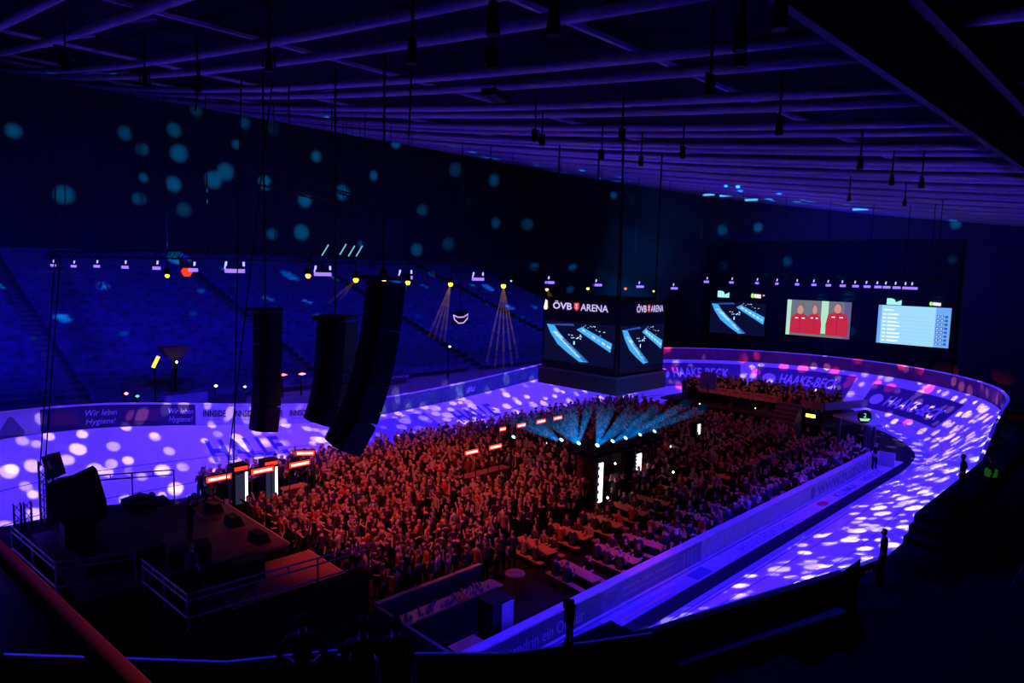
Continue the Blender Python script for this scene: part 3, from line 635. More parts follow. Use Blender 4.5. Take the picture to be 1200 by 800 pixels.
for i, (a, b) in enumerate(zip(pts, pts[1:])): truss(a, b, 'short black truss segment over the far bend, %s from the cube side' % ordn(i), .4, 1)
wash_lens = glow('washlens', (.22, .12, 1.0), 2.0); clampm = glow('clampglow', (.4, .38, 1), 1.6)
def wash_light(p, label, w, yaw, full=True):
    x, y, z = p; t = thing('wash_light', label, 'light', (x, y, z), yaw, 'violet wash lights on the trusses')
    M = Matrix.Translation(p) @ Matrix.Rotation(yaw, 4, 'Z')
    m = MB(); m.box((0, 0, .12), (w, .3, .14), 0, 0, M); m.build('housing', black, t)
    m = MB(); m.box((0, -.02, -.06), (w * .96, .28, .2), 0, 0, M); m.build('glowing_panel', wash_lens, t)
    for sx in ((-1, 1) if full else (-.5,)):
        k = MB(); k.tube([M @ Vector((sx * w * .5, 0, .05)), M @ Vector((sx * w * .46, -.05, .42))], .055, 6); k.build('bracket', clampm, t)  # brackets emit to imitate light caught on the yoke arms
    k = MB(); k.tube([M @ Vector((0, 0, .19)), (x, y, TZ - .2)], .03, 5); k.build('hanging_bracket', black, t)
    return t
WASH = []
NX = [(275, 316, 1.0), (378, 320, 1.0), (475, 324, .95), (560, 326, .95), (645, 330, 1.0), (700, 333, .9), (750, 335, .8), (790, 337, .8)]
for i, (px, py, w) in enumerate(NX):
    p = at_y(px, py, 36); WASH.append((p, 'violet wash light on the straight truss, %s from the left corner' % ordn(i), w, 0, i < 4))
NYL = [(226, 315), (183, 313), (146, 312), (113, 311), (86, 311), (62, 310)]
for i, (px, py) in enumerate(NYL):
    p = at_x(px, py, 15.2) if i < 5 else at_x(px, py, 14.0)
    if p.y > 78: p.y = 78 ; p = at_y(px, py, 78)
    WASH.append((p, 'violet wash light over the far stand, %s behind the truss corner' % ordn(i), .75, R_(90), False))
for i, px in enumerate((826, 855, 885, 908, 932, 951, 968, 985, 1000, 1013, 1026, 1037, 1048, 1060, 1068)):
    a = None; best = 9
    for k in range(0, 400):
        ang = R_(90 - k * .5); x = EX + ER * math.cos(ang); y = 24.5 + ER * math.sin(ang); r = (x - y) / (x + y) * F_PX + 600
        if r > px - 2 and px < 1062 + 10: best = ang; break
    p = Vector((EX + ER * math.cos(best), 24.5 + ER * math.sin(best), TZ - .95)) if best < 9 else Vector((EX + ER * math.cos(R_(-40 - i * 6)), 24.5 + ER * math.sin(R_(-40 - i * 6)), TZ - .95))
    WASH.append((p, 'small violet wash light over the far bend, %s from the cube side' % ordn(i), .55, best if best < 9 else 0, False))
for a in WASH: wash_light(*a)
# amber, red and small lamps
def lamp_ball(px, py, y, rgb, s, label, r=.14):
    c = at_y(px, py, y); t = MB(); t.lathe(c, [(r * .5, -r * .87), (r, 0), (r * .5, r * .87)], 10); o = tag(t.build('hanging_effect_light', glow('eff%d' % px, rgb, s), smooth=True), label, 'light')
    k = MB(); k.lathe((c.x, c.y + r * .3, c.z + r * .6), [(r * 1.2, 0), (r * 1.2, r * 1.8), (r * .5, r * 2.4)], 8); k.tube([(c.x, c.y, c.z + r * 2), (c.x, c.y, TZ if c.z < TZ - .3 else c.z + .6)], .03, 5); k.build('housing', black, o)
    return c
AMB = (1, .62, .02)
lamp_ball(219, 318, 45, (1, .012, .002), 5, 'glaring red orange light at the left truss end', .34)
cs = {}
for px, py, rgb, s, lab, r in ((361, 323, (1, .3, .05), 5, 'orange effect light left of second straight truss wash light', .16), (417, 328, AMB, 4, 'amber effect light above the wide hanging speaker', .17), (450, 326, (1, .22, .02), 9, 'orange effect light above the curved hanging speaker', .2), (478, 331, AMB, 3, 'amber effect light just right of the curved hanging speaker', .17), (528, 333, AMB, 4, 'amber effect light with a beam fan left of the cube', .17), (590, 335, AMB, 4, 'amber effect light with the widest beam fan left of cube', .19), (641, 339, (.8, .6, .2), 1.5, 'dim amber effect light above the cube left corner', .15), (689, 338, (.9, .9, .1), 2, 'yellow effect light above the middle of the cube', .14), (733, 338, (1, .1, .05), 2, 'red effect light above the cube right face', .14), (766, 341, (.6, .8, .1), 1.5, 'yellow green effect light above the cube right end', .12), (196, 323, AMB, 2, 'tiny yellow light between the red light and its neighbour', .12), (599, 329, (.3, .8, .6), 1.5, 'tiny teal light above the widest amber fan', .08), (895, 346, (1, .3, .1), 1.2, 'dull red light above the track wall screen', .12), (942, 345, (1, .3, .05), 1.6, 'dull orange light above the red jackets screen', .14)):
    cs[px] = lamp_ball(px, py, 35.4, rgb, s, lab, r)
# striped fixtures over the truss
for i, (px, py) in enumerate(((381, 293), (402, 292), (412, 294), (421, 294))):
    c = at_y(px, py, 34); m = MB(); m.tube([c + Vector((-.2, 0, -.3)), c + Vector((.2, 0, .3))], .035, 5); o = tag(m.build('tube_light', glow('tubecy', (.25, .65, .95), .8 if i < 3 else .5)), 'slim pale blue slanted tube light above the truss, %s from left' % ordn(i), 'light')
    k = MB(); k.tube([c, (c.x, c.y, roof(34))], .015, 4); k.build('hanging_wire', black, o)

# ------------------------------------------------------------------ light beams imitated by self-glowing cone volumes
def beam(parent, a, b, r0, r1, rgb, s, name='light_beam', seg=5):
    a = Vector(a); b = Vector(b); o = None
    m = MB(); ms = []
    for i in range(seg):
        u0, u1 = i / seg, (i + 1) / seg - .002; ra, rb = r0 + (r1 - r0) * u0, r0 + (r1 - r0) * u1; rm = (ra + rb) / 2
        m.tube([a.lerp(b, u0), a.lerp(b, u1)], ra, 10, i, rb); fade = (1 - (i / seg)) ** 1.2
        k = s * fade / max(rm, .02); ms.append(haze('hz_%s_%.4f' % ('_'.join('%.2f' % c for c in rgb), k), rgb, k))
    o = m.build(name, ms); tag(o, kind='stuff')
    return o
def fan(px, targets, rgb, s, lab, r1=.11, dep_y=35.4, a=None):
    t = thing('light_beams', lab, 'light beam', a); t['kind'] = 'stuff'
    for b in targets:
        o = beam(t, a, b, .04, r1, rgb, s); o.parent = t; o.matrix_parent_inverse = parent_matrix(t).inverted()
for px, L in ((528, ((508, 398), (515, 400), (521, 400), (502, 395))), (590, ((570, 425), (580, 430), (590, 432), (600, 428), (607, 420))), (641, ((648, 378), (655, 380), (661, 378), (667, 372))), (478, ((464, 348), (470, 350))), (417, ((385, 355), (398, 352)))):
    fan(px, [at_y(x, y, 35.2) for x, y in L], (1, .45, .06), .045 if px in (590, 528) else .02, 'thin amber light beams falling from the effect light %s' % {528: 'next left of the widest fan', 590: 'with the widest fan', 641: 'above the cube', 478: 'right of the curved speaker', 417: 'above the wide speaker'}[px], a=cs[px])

# ------------------------------------------------------------------ gobo spot lamps
def spot(loc, target, power, rgb, ang, blend=.6, size=.2, gobo=None, name='spot_lamp'):
    L = D.lights.new(name, 'SPOT'); L.energy = power; L.color = rgb; L.spot_size = R_(ang); L.spot_blend = blend; L.shadow_soft_size = size
    o = D.objects.new(name, L); col.objects.link(o); o.location = loc
    o.rotation_euler = (Vector(target) - Vector(loc)).to_track_quat('-Z', 'Y').to_euler()
    if gobo:
        scl, r0, r1, keep, off = gobo[:5]; soft = gobo[5] if len(gobo) > 5 else .05; L.use_nodes = True; nt = L.node_tree; N = nt.nodes; K = nt.links.new
        em = [n for n in N if n.type == 'EMISSION'][0]
        tc = N.new('ShaderNodeTexCoord'); sp = N.new('ShaderNodeSeparateXYZ'); K(tc.outputs['Normal'], sp.inputs[0])
        dx = N.new('ShaderNodeMath'); dx.operation = 'DIVIDE'; K(sp.outputs[0], dx.inputs[0]); K(sp.outputs[2], dx.inputs[1])
        dy = N.new('ShaderNodeMath'); dy.operation = 'DIVIDE'; K(sp.outputs[1], dy.inputs[0]); K(sp.outputs[2], dy.inputs[1])
        cb = N.new('ShaderNodeCombineXYZ'); K(dx.outputs[0], cb.inputs[0]); K(dy.outputs[0], cb.inputs[1])
        ad = N.new('ShaderNodeVectorMath'); ad.operation = 'ADD'; K(cb.outputs[0], ad.inputs[0]); ad.inputs[1].default_value = (off, off * 1.7, 0)
        vo = N.new('ShaderNodeTexVoronoi'); vo.voronoi_dimensions = '2D'; vo.inputs['Scale'].default_value = scl; vo.inputs['Randomness'].default_value = .55; K(ad.outputs[0], vo.inputs['Vector'])
        se = N.new('ShaderNodeSeparateColor'); K(vo.outputs['Color'], se.inputs[0])
        rad = N.new('ShaderNodeMapRange'); rad.inputs[3].default_value = r0; rad.inputs[4].default_value = r1; K(se.outputs[0], rad.inputs[0])
        df = N.new('ShaderNodeMath'); df.operation = 'SUBTRACT'; K(rad.outputs[0], df.inputs[0]); K(vo.outputs['Distance'], df.inputs[1])
        mr = N.new('ShaderNodeMapRange'); mr.inputs[1].default_value = -.03; mr.inputs[2].default_value = soft; K(df.outputs[0], mr.inputs[0])
        kp = N.new('ShaderNodeMath'); kp.operation = 'LESS_THAN'; K(se.outputs[1], kp.inputs[0]); kp.inputs[1].default_value = keep
        mu = N.new('ShaderNodeMath'); mu.operation = 'MULTIPLY'; K(mr.outputs[0], mu.inputs[0]); K(kp.outputs[0], mu.inputs[1])
        br = N.new('ShaderNodeMapRange'); br.inputs[3].default_value = .45; br.inputs[4].default_value = 1.2; K(se.outputs[2], br.inputs[0])
        m2 = N.new('ShaderNodeMath'); m2.operation = 'MULTIPLY'; K(mu.outputs[0], m2.inputs[0]); K(br.outputs[0], m2.inputs[1])
        K(m2.outputs[0], em.inputs['Strength'])
    return o
WASHC = (.058, .019, 1.0)
# violet wash along the ring
def wash(s, power, zz=12.0, inn=-1.0, tv=.55, ang=85, c=None):
    p = ring(s, inn); spot((p[0], p[1], zz), on_track(s, tv), power, c or WASHC, ang, 1.0, .4, name='wash_lamp')
for x in (-2,): pass
for x in (12, 18, 24, 30, 36, 42, 48): wash(sX(x), 7500)
for x in (132, 140): wash(x, 8000)
for a in (75, 50, 25, 0, -25, -50, -75): wash(LS + R_(a + 90) * RI, 4600 if a > -30 else 5500, 12.0, c=(.055, .018, 1))
for x in (16, 22, 28, 34, 40, 46, 52): wash(x - CXW, 9000, inn=-.5, tv=.2, ang=70, c=(.030, .007, 1))
SPOTC = (1.0, .66, .82); SPOTY = (1.0, .78, .72); REDS = (1.0, .05, .06)
for i, x in enumerate((9, 15, 21, 27, 33, 39, 45, 51)):
    p = ring(sX(x), -3.0); spot((p[0] + 1.0, p[1], 12.2), on_track(sX(x), .5), 6500, SPOTC, 52, .35, .03, (9.5, .17, .34, .62, i * 3.1), 'gobo_lamp')
for i, x in enumerate((130, 137)):
    p = ring(x, -3.5); spot((p[0], p[1], 12.2), on_track(x, .5), 6500, SPOTC, 56, .35, .03, (9.5, .17, .34, .62, 40 + i * 3.1), 'gobo_lamp')
for i, a in enumerate((70, 40, 10, -20, -50, -78)):
    s = LS + R_(a + 90) * RI; p = ring(s, -5.0); red = a > -30
    spot((p[0], p[1], 12.0), on_track(s, .45), 8500 if not red else 6000, SPOTC, 52, .35, .03, (9.5, .16, .34, .3 if red else .9, 80 + i * 3.7), 'gobo_lamp')
    if red: spot((p[0], p[1], 12.0), on_track(s, .8), 15000, REDS, 60, .35, .03, (6.0, .18, .32, .5, 180 + i * 3.7), 'gobo_lamp')
for i, x in enumerate((20, 26, 32, 38, 44, 50)):
    s = x - CXW; p = ring(s, 1.0); spot((p[0] - 1.0, p[1] + .3, 12.0), on_track(s + .5, .62), 9500, SPOTY, 36, .25, .03, (8.6, .19, .34, .85, 120 + i * 2.3), 'gobo_lamp')
    spot((p[0] + 1.5, p[1] + .8, 12.0), on_track(s + .5, .6), 6000, SPOTY, 36, .25, .03, (11.5, .15, .32, .7, 320 + i * 2.9), 'gobo_lamp')
# cyan spots on the far wall and end wall
CY_ = (0, .42, .95)
for i, (x, y, z, tx, ty, tz) in enumerate(((14, 34, 15.5, 14, 80, 22.5), (34, 34, 15.5, 42, 80, 23), (50, 34, 15.5, 70, 80, 24.5))):
    spot((x, y, z), (tx, ty, tz), 110000, CY_, 60, .5, .05, (8.6, .09, .19, .62, 220 + i * 5.3, .09), 'cyan_lamp')
spot((45, 28, 15.5), (82, 30, 19.5), 60000, CY_, 50, .5, .05, (9, .10, .2, .5, 263, .08), 'cyan_lamp')
# red and orange wash on the crowd
for (x, y, z, tx, ty, pw, c, an) in ((13.5, 21, 12.0, 20, 27, 4000, (1, .085, .07), 88), (15, 35, 12.5, 21, 28, 3000, (1, .11, .075), 78), (28, 36, 12.5, 24, 28, 900, (1, .09, .09), 80), (20, 12.5, 9, 23.4, 17.2, 900, (1, .05, .02), 42), (34, 15, 12.5, 40, 21, 520, (1, .09, .10), 100), (46, 33, 12.5, 44, 25, 620, (1, .09, .12), 100), (50, 26, 10, 56, 26, 500, (1, .2, .08), 90)):
    spot((x, y, z), (tx, ty, 0), pw, c, an, .8, .3, name='crowd_lamp')
# blue floods on the far stand and infield; added fills on roof and near stand
for x in (-14, 2, 16, 32, 48, 62): spot((x, 44, 15), (x, 60, 5), 5200 if x < 20 else 3000, (.02, .012, 1), 120, 1, .5, name='stand_lamp')
for x, y in ((14, 30), (34, 30), (56, 30), (30, 55)): spot((x, y, 9), (x, y + 1, 22), 1000 if x == 14 else 1700, (.11, .035, 1), 150, 1, .5, name='roof_uplight_fill')  # unseen uplights added to bring out the roof tubes
spot((30, -5, 12.5), (40, 0, 20), 1800, (.12, .035, 1), 150, 1, .5, name='roof_uplight_fill')  # added uplight for the tubes beyond the beam, no fixture
spot((18, 12, 16), (6, 25, 0), 900, (.05, .04, 1), 110, 1, .5, name='stage_blue_lamp')
spot((24, 9, 15.5), (11, 3, 6), 1500, (.03, .02, 1), 120, 1, .5, name='stand_blue_fill')  # added blue fill for the ledge and floor, no lamp seen there
spot((2, 18, 15.5), (5, 8, 6.8), 3200, (.03, .02, 1), 70, 1, .5, name='stand_blue_fill')  # added fill that picks out the parapet edges
spot((50, 14, 14), (30, 3, 4), 900, (.03, .02, 1), 110, 1, .5, name='stand_blue_fill')  # same kind of added fill for the right-hand steps
spot((78, 30, 5), (82, 30, 11), 300, (.02, .02, 1), 140, 1, .5, name='wall_lamp')
spot((66, 30, 15), (82, 28, 12), 3200, (.02, .02, 1), 120, 1, .5, name='wall_lamp')
spot((28.5, 19, 4.6), (31, 22.5, 7), 150, (.03, .5, .9), 80, 1, .1, name='cube_teal_fill')  # added fill giving the cube skirt a teal tint
spot((2.0, -1.0, 12.6), (-.2, 2.6, 11), 95, (1, .16, .02), 75, .8, .1, name='handrail_fill')  # added warm fill for the orange handrail, no real lamp here
w = D.worlds.new('world'); sc.world = w; w.use_nodes = True; w.node_tree.nodes['Background'].inputs[0].default_value = (.08, .06, 1, 1); w.node_tree.nodes['Background'].inputs[1].default_value = .004

# ------------------------------------------------------------------ people
PAL_TOP = {'black': (.02, .02, .022), 'navy': (.03, .04, .10), 'white': (.45, .43, .42), 'grey': (.07, .07, .075), 'red': (.4, .035, .03), 'orange': (.45, .16, .05), 'olive': (.07, .075, .035), 'beige': (.28, .21, .15)}
PAL_HAIR = {'black': (.012, .01, .01), 'brown': (.08, .045, .025), 'blond': (.5, .34, .14), 'grey': (.35, .34, .33), 'dark red': (.16, .04, .02)}
skinm = mat('skin', (.8, .5, .42), .55, var=.05); trousm = mat('trousers', (.012, .013, .02), .9); shoem = mat('shoes', (.02, .02, .02), .6)
topm = {k: mat('top_' + k, v, .8, var=.1, scale=14) for k, v in PAL_TOP.items()}
hairm = {k: mat('hair_' + k, v, .7, var=.2, scale=30) for k, v in PAL_HAIR.items()}
def skeleton(pose, fingers=False):
    J = {}; E = []; Rr = {}
    def j(n, p, r, par=None):
        J[n] = Vector(p); Rr[n] = r if isinstance(r, tuple) else (r, r)
        if par: E.append((par, n))
    sit = pose == 'sit'; dz = -.44 if sit else 0; lean = .05 if sit else 0
    j('pelvis', (0, 0, .95 + dz), (.155, .115)); j('waist', (0, .005, 1.10 + dz), (.14, .10), 'pelvis'); j('chest', (0, lean * .6, 1.28 + dz), (.165, .115), 'waist'); j('yoke', (0, lean, 1.42 + dz), (.12, .09), 'chest')
    j('neck', (0, .01 + lean, 1.50 + dz), .055, 'yoke'); j('jaw', (0, .035 + lean, 1.575 + dz), (.062, .068), 'neck'); j('face', (0, .03 + lean, 1.65 + dz), (.078, .098), 'jaw'); j('crown', (0, .015 + lean, 1.72 + dz), (.068, .085), 'face'); j('top', (0, .01 + lean, 1.755 + dz), .03, 'crown')
    for s, n in ((-1, 'l'), (1, 'r')):
        j('sh' + n, (s * .17, lean, 1.425 + dz), .062, 'yoke')
        arms = {'down': ((s * .23, -.02, 1.14), (s * .24, .06, .90)), 'cheer': ((s * .32, .06, 1.58), (s * .26, .10, 1.86)), 'fold': ((s * .25, .06, 1.18), (-s * .02, .22, 1.16)),
                'raise': (((s * .30, .10, 1.54), (s * .22, .16, 1.82)) if s > 0 else ((s * .23, -.02, 1.14), (s * .24, .06, .90))),
                'cup': (((s * .24, .05, 1.16), (s * .20, .27, 1.22)) if s > 0 else ((s * .23, -.02, 1.14), (s * .22, .08, .90))),
                'phone': ((s * .22, .16, 1.24), (s * .06, .36, 1.42)), 'hips': ((s * .34, -.04, 1.18), (s * .18, .06, 1.02)), 'lean': ((s * .26, .10, 1.18), (s * .22, .32, 1.06)),
                'sit': ((s * .25, .08, 1.16), (s * .14, .33, 1.13))}[pose]
        a = [Vector(q) + Vector((0, 0, dz if sit else 0)) for q in arms]
        j('el' + n, a[0], .045, 'sh' + n); j('wr' + n, a[1], .03, 'el' + n); d = (a[1] - a[0]).normalized()
        j('ha' + n, a[1] + d * .09, (.042, .026) if not fingers else (.04, .022), 'wr' + n)
        if fingers:
            u = d.cross(Vector((0, 1, 0)) if abs(d.y) < .8 else Vector((1, 0, 0))).normalized(); b = d.cross(u)
            for k in range(4):
                q = a[1] + d * .095 + u * (k - 1.5) * .021; L = (.072, .082, .076, .06)[k]
                j('f%s%da' % (n, k), q + d * L * .5 + b * .006, .0095, 'ha' + n); j('f%s%db' % (n, k), q + d * L * .95 + b * .02, .0075, 'f%s%da' % (n, k))
            j('t%sa' % n, a[1] + d * .05 + u * .05, .011, 'ha' + n); j('t%sb' % n, a[1] + d * .09 + u * .062 + b * .01, .009, 't%sa' % n)
        j('hip' + n, (s * .095, .0, .90 + dz), .098, 'pelvis')
        if sit: j('kn' + n, (s * .12, .43, .50), .068, 'hip' + n); j('an' + n, (s * .12, .40, .09), .045, 'kn' + n)
        else: j('kn' + n, (s * .11, .02, .50), .062, 'hip' + n); j('an' + n, (s * .12, -.02, .09), .042, 'kn' + n)
        j('to' + n, J['an' + n] + Vector((s * .02, .15, -.045)), .034, 'an' + n)
    if fingers: j('nose', J['face'] + Vector((0, .105, -.02)), .016, 'face')
    return J, E, Rr
def kind_of(n):
    if n in ('jaw', 'face', 'crown', 'top', 'neck', 'nose'): return 'head'
    p = n[:2]
    if p in ('wr', 'ha') or n[0] in 'ft' and n not in ('face', 'top') and p != 'to': return 'hand'
    if p in ('hi', 'kn', 'an') or n == 'pelvis': return 'leg'
    if p == 'to': return 'shoe'
    return 'torso'
def make_body(pose, sub, fingers=False):
    J, E, Rr = skeleton(pose, fingers); names = list(J); me = D.meshes.new('body'); idx = {n: i for i, n in enumerate(names)}
    me.from_pydata([J[n] for n in names], [(idx[a], idx[b]) for a, b in E], [])
    o = D.objects.new('body', me); col.objects.link(o); sk = o.modifiers.new('skin', 'SKIN'); sk.use_smooth_shade = True; sk.branch_smoothing = .3
    for i, n in enumerate(names): me.skin_vertices[0].data[i].radius = Rr[n]
    me.skin_vertices[0].data[0].use_root = True
    if sub: sm = o.modifiers.new('sub', 'SUBSURF'); sm.levels = sub; sm.render_levels = sub
    dg = bpy.context.evaluated_depsgraph_get(); ev = o.evaluated_get(dg); nm = D.meshes.new_from_object(ev, depsgraph=dg); D.objects.remove(o); D.meshes.remove(me)
    segs = [(J[a], J[b], kind_of(b)) for a, b in E]; face = J['face']; fi = []
    for p in nm.polygons:
        c = p.center; best = None; bd = 9
        for a, b, k in segs:
            ab = b - a; t = max(0, min(1, (c - a).dot(ab) / max(ab.length_squared, 1e-9))); dd = (c - (a + ab * t)).length
            if dd < bd: bd, best = dd, k
        if best == 'head': m = 3 if (c.z > face.z + .055 or (c.y < face.y - .005 and c.z > face.z - .07)) else 0
        else: m = {'hand': 0, 'leg': 2, 'shoe': 4, 'torso': 1}[best]
        fi.append(m)
    nm.materials.clear()
    for k in (skinm, topm['black'], trousm, hairm['black'], shoem): nm.materials.append(k)
    nm.polygons.foreach_set('material_index', fi); nm.polygons.foreach_set('use_smooth', [True] * len(fi)); return nm
POSES = ['down', 'cheer', 'fold', 'raise', 'cup', 'phone']
BASE = {p: make_body(p, 1) for p in POSES + ['sit']}
LOW = {p: make_body(p, 0) for p in POSES + ['sit']}
POSE_TXT = {'down': 'arms hanging down', 'cheer': 'both arms raised', 'fold': 'arms folded', 'raise': 'one arm raised', 'cup': 'one forearm held forward', 'phone': 'hands held up before chest', 'sit': 'seated'}
CACHE = {}
def person_mesh(pose, top, hair):
    k = (pose, top, hair)
    if k not in CACHE:
        m = BASE[pose].copy(); m.materials[1] = topm[top]; m.materials[3] = hairm[hair]; CACHE[k] = m
    return CACHE[k]
USED = set()
def person(x, y, z, rz, pose, top, hair, label, group=None, s=1.0):
    o = D.objects.new('person', person_mesh(pose, top, hair)); col.objects.link(o); o.location = (x, y, z); o.rotation_euler = (0, 0, rz); o.scale = (s, s, s)
    tag(o, label, 'person', group); return o

# --- where the crowd may stand
def blocked(x, y):
    if x < 13.2 or y > 36.8: return True
    if 11 < x < 18.3 and 30.4 < y < 34.6: return True        # bar stalls by the stage
    if 28.0 < x < 35.4 and 21.6 < y < 24.6: return True
    if 26.4 < x < 29.0 and 19.6 < y < 22.0: return True
    if 27.0 < x < 34.2 and 28.6 < y < 29.2: return True       # island under the cube
    if 23.2 < x < 28.4 and 25.9 < y < 28.4: return True       # light box bar row
    if x < 13.7 and y < 25.2: return True                     # stage wing
    if x < 18.3 and y < 19.3: return True
    if x > 19.6 and y < 21.0: return True                     # near bar
    if 50.5 < x and y < 33: return True
    if 18.2 < x < 21.6 and 24.2 < y < 25.2: return True
    return False
FREE = []; gr = {}
def place(x, y, dmin):
    gx, gy = int(x / .5), int(y / .5)
    for i in range(gx - 2, gx + 3):
        for j in range(gy - 2, gy + 3):
            for (a, b) in gr.get((i, j), ()):
                if (a - x) ** 2 + (b - y) ** 2 < dmin * dmin: return False
    gr.setdefault((gx, gy), []).append((x, y)); return True
rng = random.Random(11)
stand = []
for _ in range(40000):
    x = rng.uniform(13.2, 51); y = rng.uniform(19.2, 36.8)
    if blocked(x, y): continue
    if x < 29: dm = .47
    elif y > 30: dm = .55
    else: dm = .62
    if place(x, y, dm): stand.append((x, y))
def in_view(x, y, z=1.6):
    v = Vector((x, y, z)) - EYE; d = v.dot(FW); return d > 1 and abs(v.dot(RT) / d * F_PX) < 605 and abs(v.dot(UP) / d * F_PX) < 405
stand = [p for p in stand if in_view(*p)]
stand.sort(key=lambda p: p[0] ** 2 + p[1] ** 2)

# --- beer tables and seated guests on the near side
clothw = mat('tablewood', (.62, .28, .13), .55, var=.2, scale=6)
tabs = []; ti_ = 0
def make_table():
    t = thing('beer_table', 'x', 'table', (0, 0, 0), 0, 'folding beer tables along the near barrier')
    m = MB(); m.bx(-.3, .3, -1.1, 1.1, .72, .75); m.build('tabletop', clothw, t)
    for y in (-.8, .8):
        m = MB()
        for x in (-.24, .24): m.tube([(x, y, 0), (x, y, .72)], .02, 5)
        m.tube([(-.24, y, .25), (.24, y, .25)], .015, 5); m.build('leg', darksteel, t)
    return t
def make_bench():
    t = thing('beer_bench', 'x', 'bench', (0, 0, 0), 0, 'folding benches at the beer tables')
    m = MB(); m.bx(-.14, .14, -1.1, 1.1, .42, .45); m.build('seat', clothw, t)
    for y in (-.8, .8):
        m = MB(); m.bx(-.12, .12, y - .02, y + .02, 0, .42); m.build('leg', darksteel, t)
    return t
T0, B0 = make_table(), make_bench(); K0 = {o.name: kids(o) for o in (T0, B0)}
def cp(o, loc, rz, label):
    c = o.copy(); col.objects.link(c); c.location = loc; c.rotation_euler = (0, 0, rz); c['label'] = label
    for k in K0[o.name]: d = k.copy(); col.objects.link(d); d.parent = c
    return c
glassm = mat('beerglass', (.8, .45, .1), .15, var=0)
def glass(x, y, z, label):
    m = MB(); m.lathe((x, y, z), [(.03, 0), (.036, .12), (.038, .15)], 8); m.lathe((x, y, z), [(.034, .15), (.03, .165)], 8, 1); return tag(m.build('beer_glass', [glassm, white], smooth=True), label, 'glass', 'beer glasses on the tables')
# the crowd of individuals: first who sits
seated = []
fi_ = 0
rows_y = [16.35, 19.35]; ntab = 0
tops = list(PAL_TOP); hairs = list(PAL_HAIR); usedseat = set()
for r_, y in enumerate(rows_y):
    for c_ in range(13):
        x = 20.6 + c_ * 2.25 + (.5 if r_ else 0) + rng.uniform(-.2, .2); y = rows_y[r_] + rng.uniform(-.12, .12)
        if x > 49: continue
        rz = R_(rng.uniform(-9, 9)); where = '%s from near bar, %s row' % (ordn(c_), 'barrier' if r_ == 0 else 'inner')
        lab = 'orange lit beer table, ' + where
        if ntab == 0: T0.location = (x, y, 0); T0.rotation_euler = (0, 0, rz); T0['label'] = lab
        else: cp(T0, (x, y, 0), rz, lab)
        for sgn in (-1, 1):
            bl = 'wooden bench on %s side of table %s' % ('stage' if sgn < 0 else 'bend', where)
            bxp = (x + sgn * .62 * math.cos(rz), y + sgn * .62 * math.sin(rz), 0)
            if ntab == 0 and sgn < 0: B0.location = bxp; B0.rotation_euler = (0, 0, rz); B0['label'] = bl
            else: cp(B0, bxp, rz, bl)
            for k in range(3):
                if rng.random() < .08: continue
                yy = (k - 1) * .68 + rng.uniform(-.08, .08)
                px_ = x + sgn * .62 * math.cos(rz) - yy * math.sin(rz); py_ = y + sgn * .62 * math.sin(rz) + yy * math.cos(rz)
                seated.append((px_, py_, rz + (PI / 2 if sgn > 0 else -PI / 2) + rng.uniform(-.2, .2), where, k, sgn, c_))
        if c_ < 5:
            for k in range(rng.randint(2, 4)):
                glass(x + rng.uniform(-.2, .2), y + rng.uniform(-.9, .9), .75, 'filled beer glass standing on the beer table, ' + where)
        ntab += 1
wts = {'black': 9, 'navy': 6, 'white': 1, 'grey': 4, 'red': 1, 'orange': 1, 'olive': 3, 'beige': 1}
wl_ = [k for k, v in wts.items() for _ in range(v)]
NIND = 292
nseat = 0; near_seat = [s for s in seated if s[6] < 7][:90]; far_seat = [s for s in seated if s not in near_seat]
def uniq(build):
    for _ in range(500):
        t = build()
        if t[-1] not in USED: USED.add(t[-1]); return t
    return t
for (x, y, rz, where, k, sgn, c_) in near_seat:
    def b():
        tp, hr = rng.choice(wl_), rng.choice(hairs)
        return tp, hr, '%s-haired guest in %s top, table %s' % (hr.replace(' ', '-'), tp, where)
    tp, hr, lab = uniq(b); person(x, y, .0, rz, 'sit', tp, hr, lab, 'guests seated at the beer tables', rng.uniform(.95, 1.04)); nseat += 1
def zone(x, y):
    if x < 16.5: return 'at the stage edge'
    if y > 33.5: return 'by the far track'
    if y > 30: return 'behind the bar stalls'
    if x > 28: return 'beyond the centre bar'
    if x > 24.5: return 'before the centre bar'
    if y < 23: return 'near the beer tables'
    if x < 19.5: return 'in front of the stage'
    if y > 26.5: return 'on far dance floor'
    return 'amid the dance floor'
nst = NIND - nseat
for (x, y) in stand[:nst]:
    zn = zone(x, y); rz = math.atan2(26 - y, 8 - x) - PI / 2 + rng.gauss(0, .7)
    if zn == 'near the beer tables': rz = rng.uniform(0, 6.28)
    def b():
        ps = rng.choices(POSES, (6, 1.2, 2, 2, 3, 2))[0]; tp, hr = rng.choice(wl_), rng.choice(hairs)
        return ps, tp, hr, '%s-haired person in %s top, %s, %s' % (hr.replace(' ', '-'), tp, POSE_TXT[ps], zn)
    ps, tp, hr, lab = uniq(b); person(x, y, 0, rz, ps, tp, hr, lab, 'standing crowd on the infield', rng.uniform(.93, 1.07))
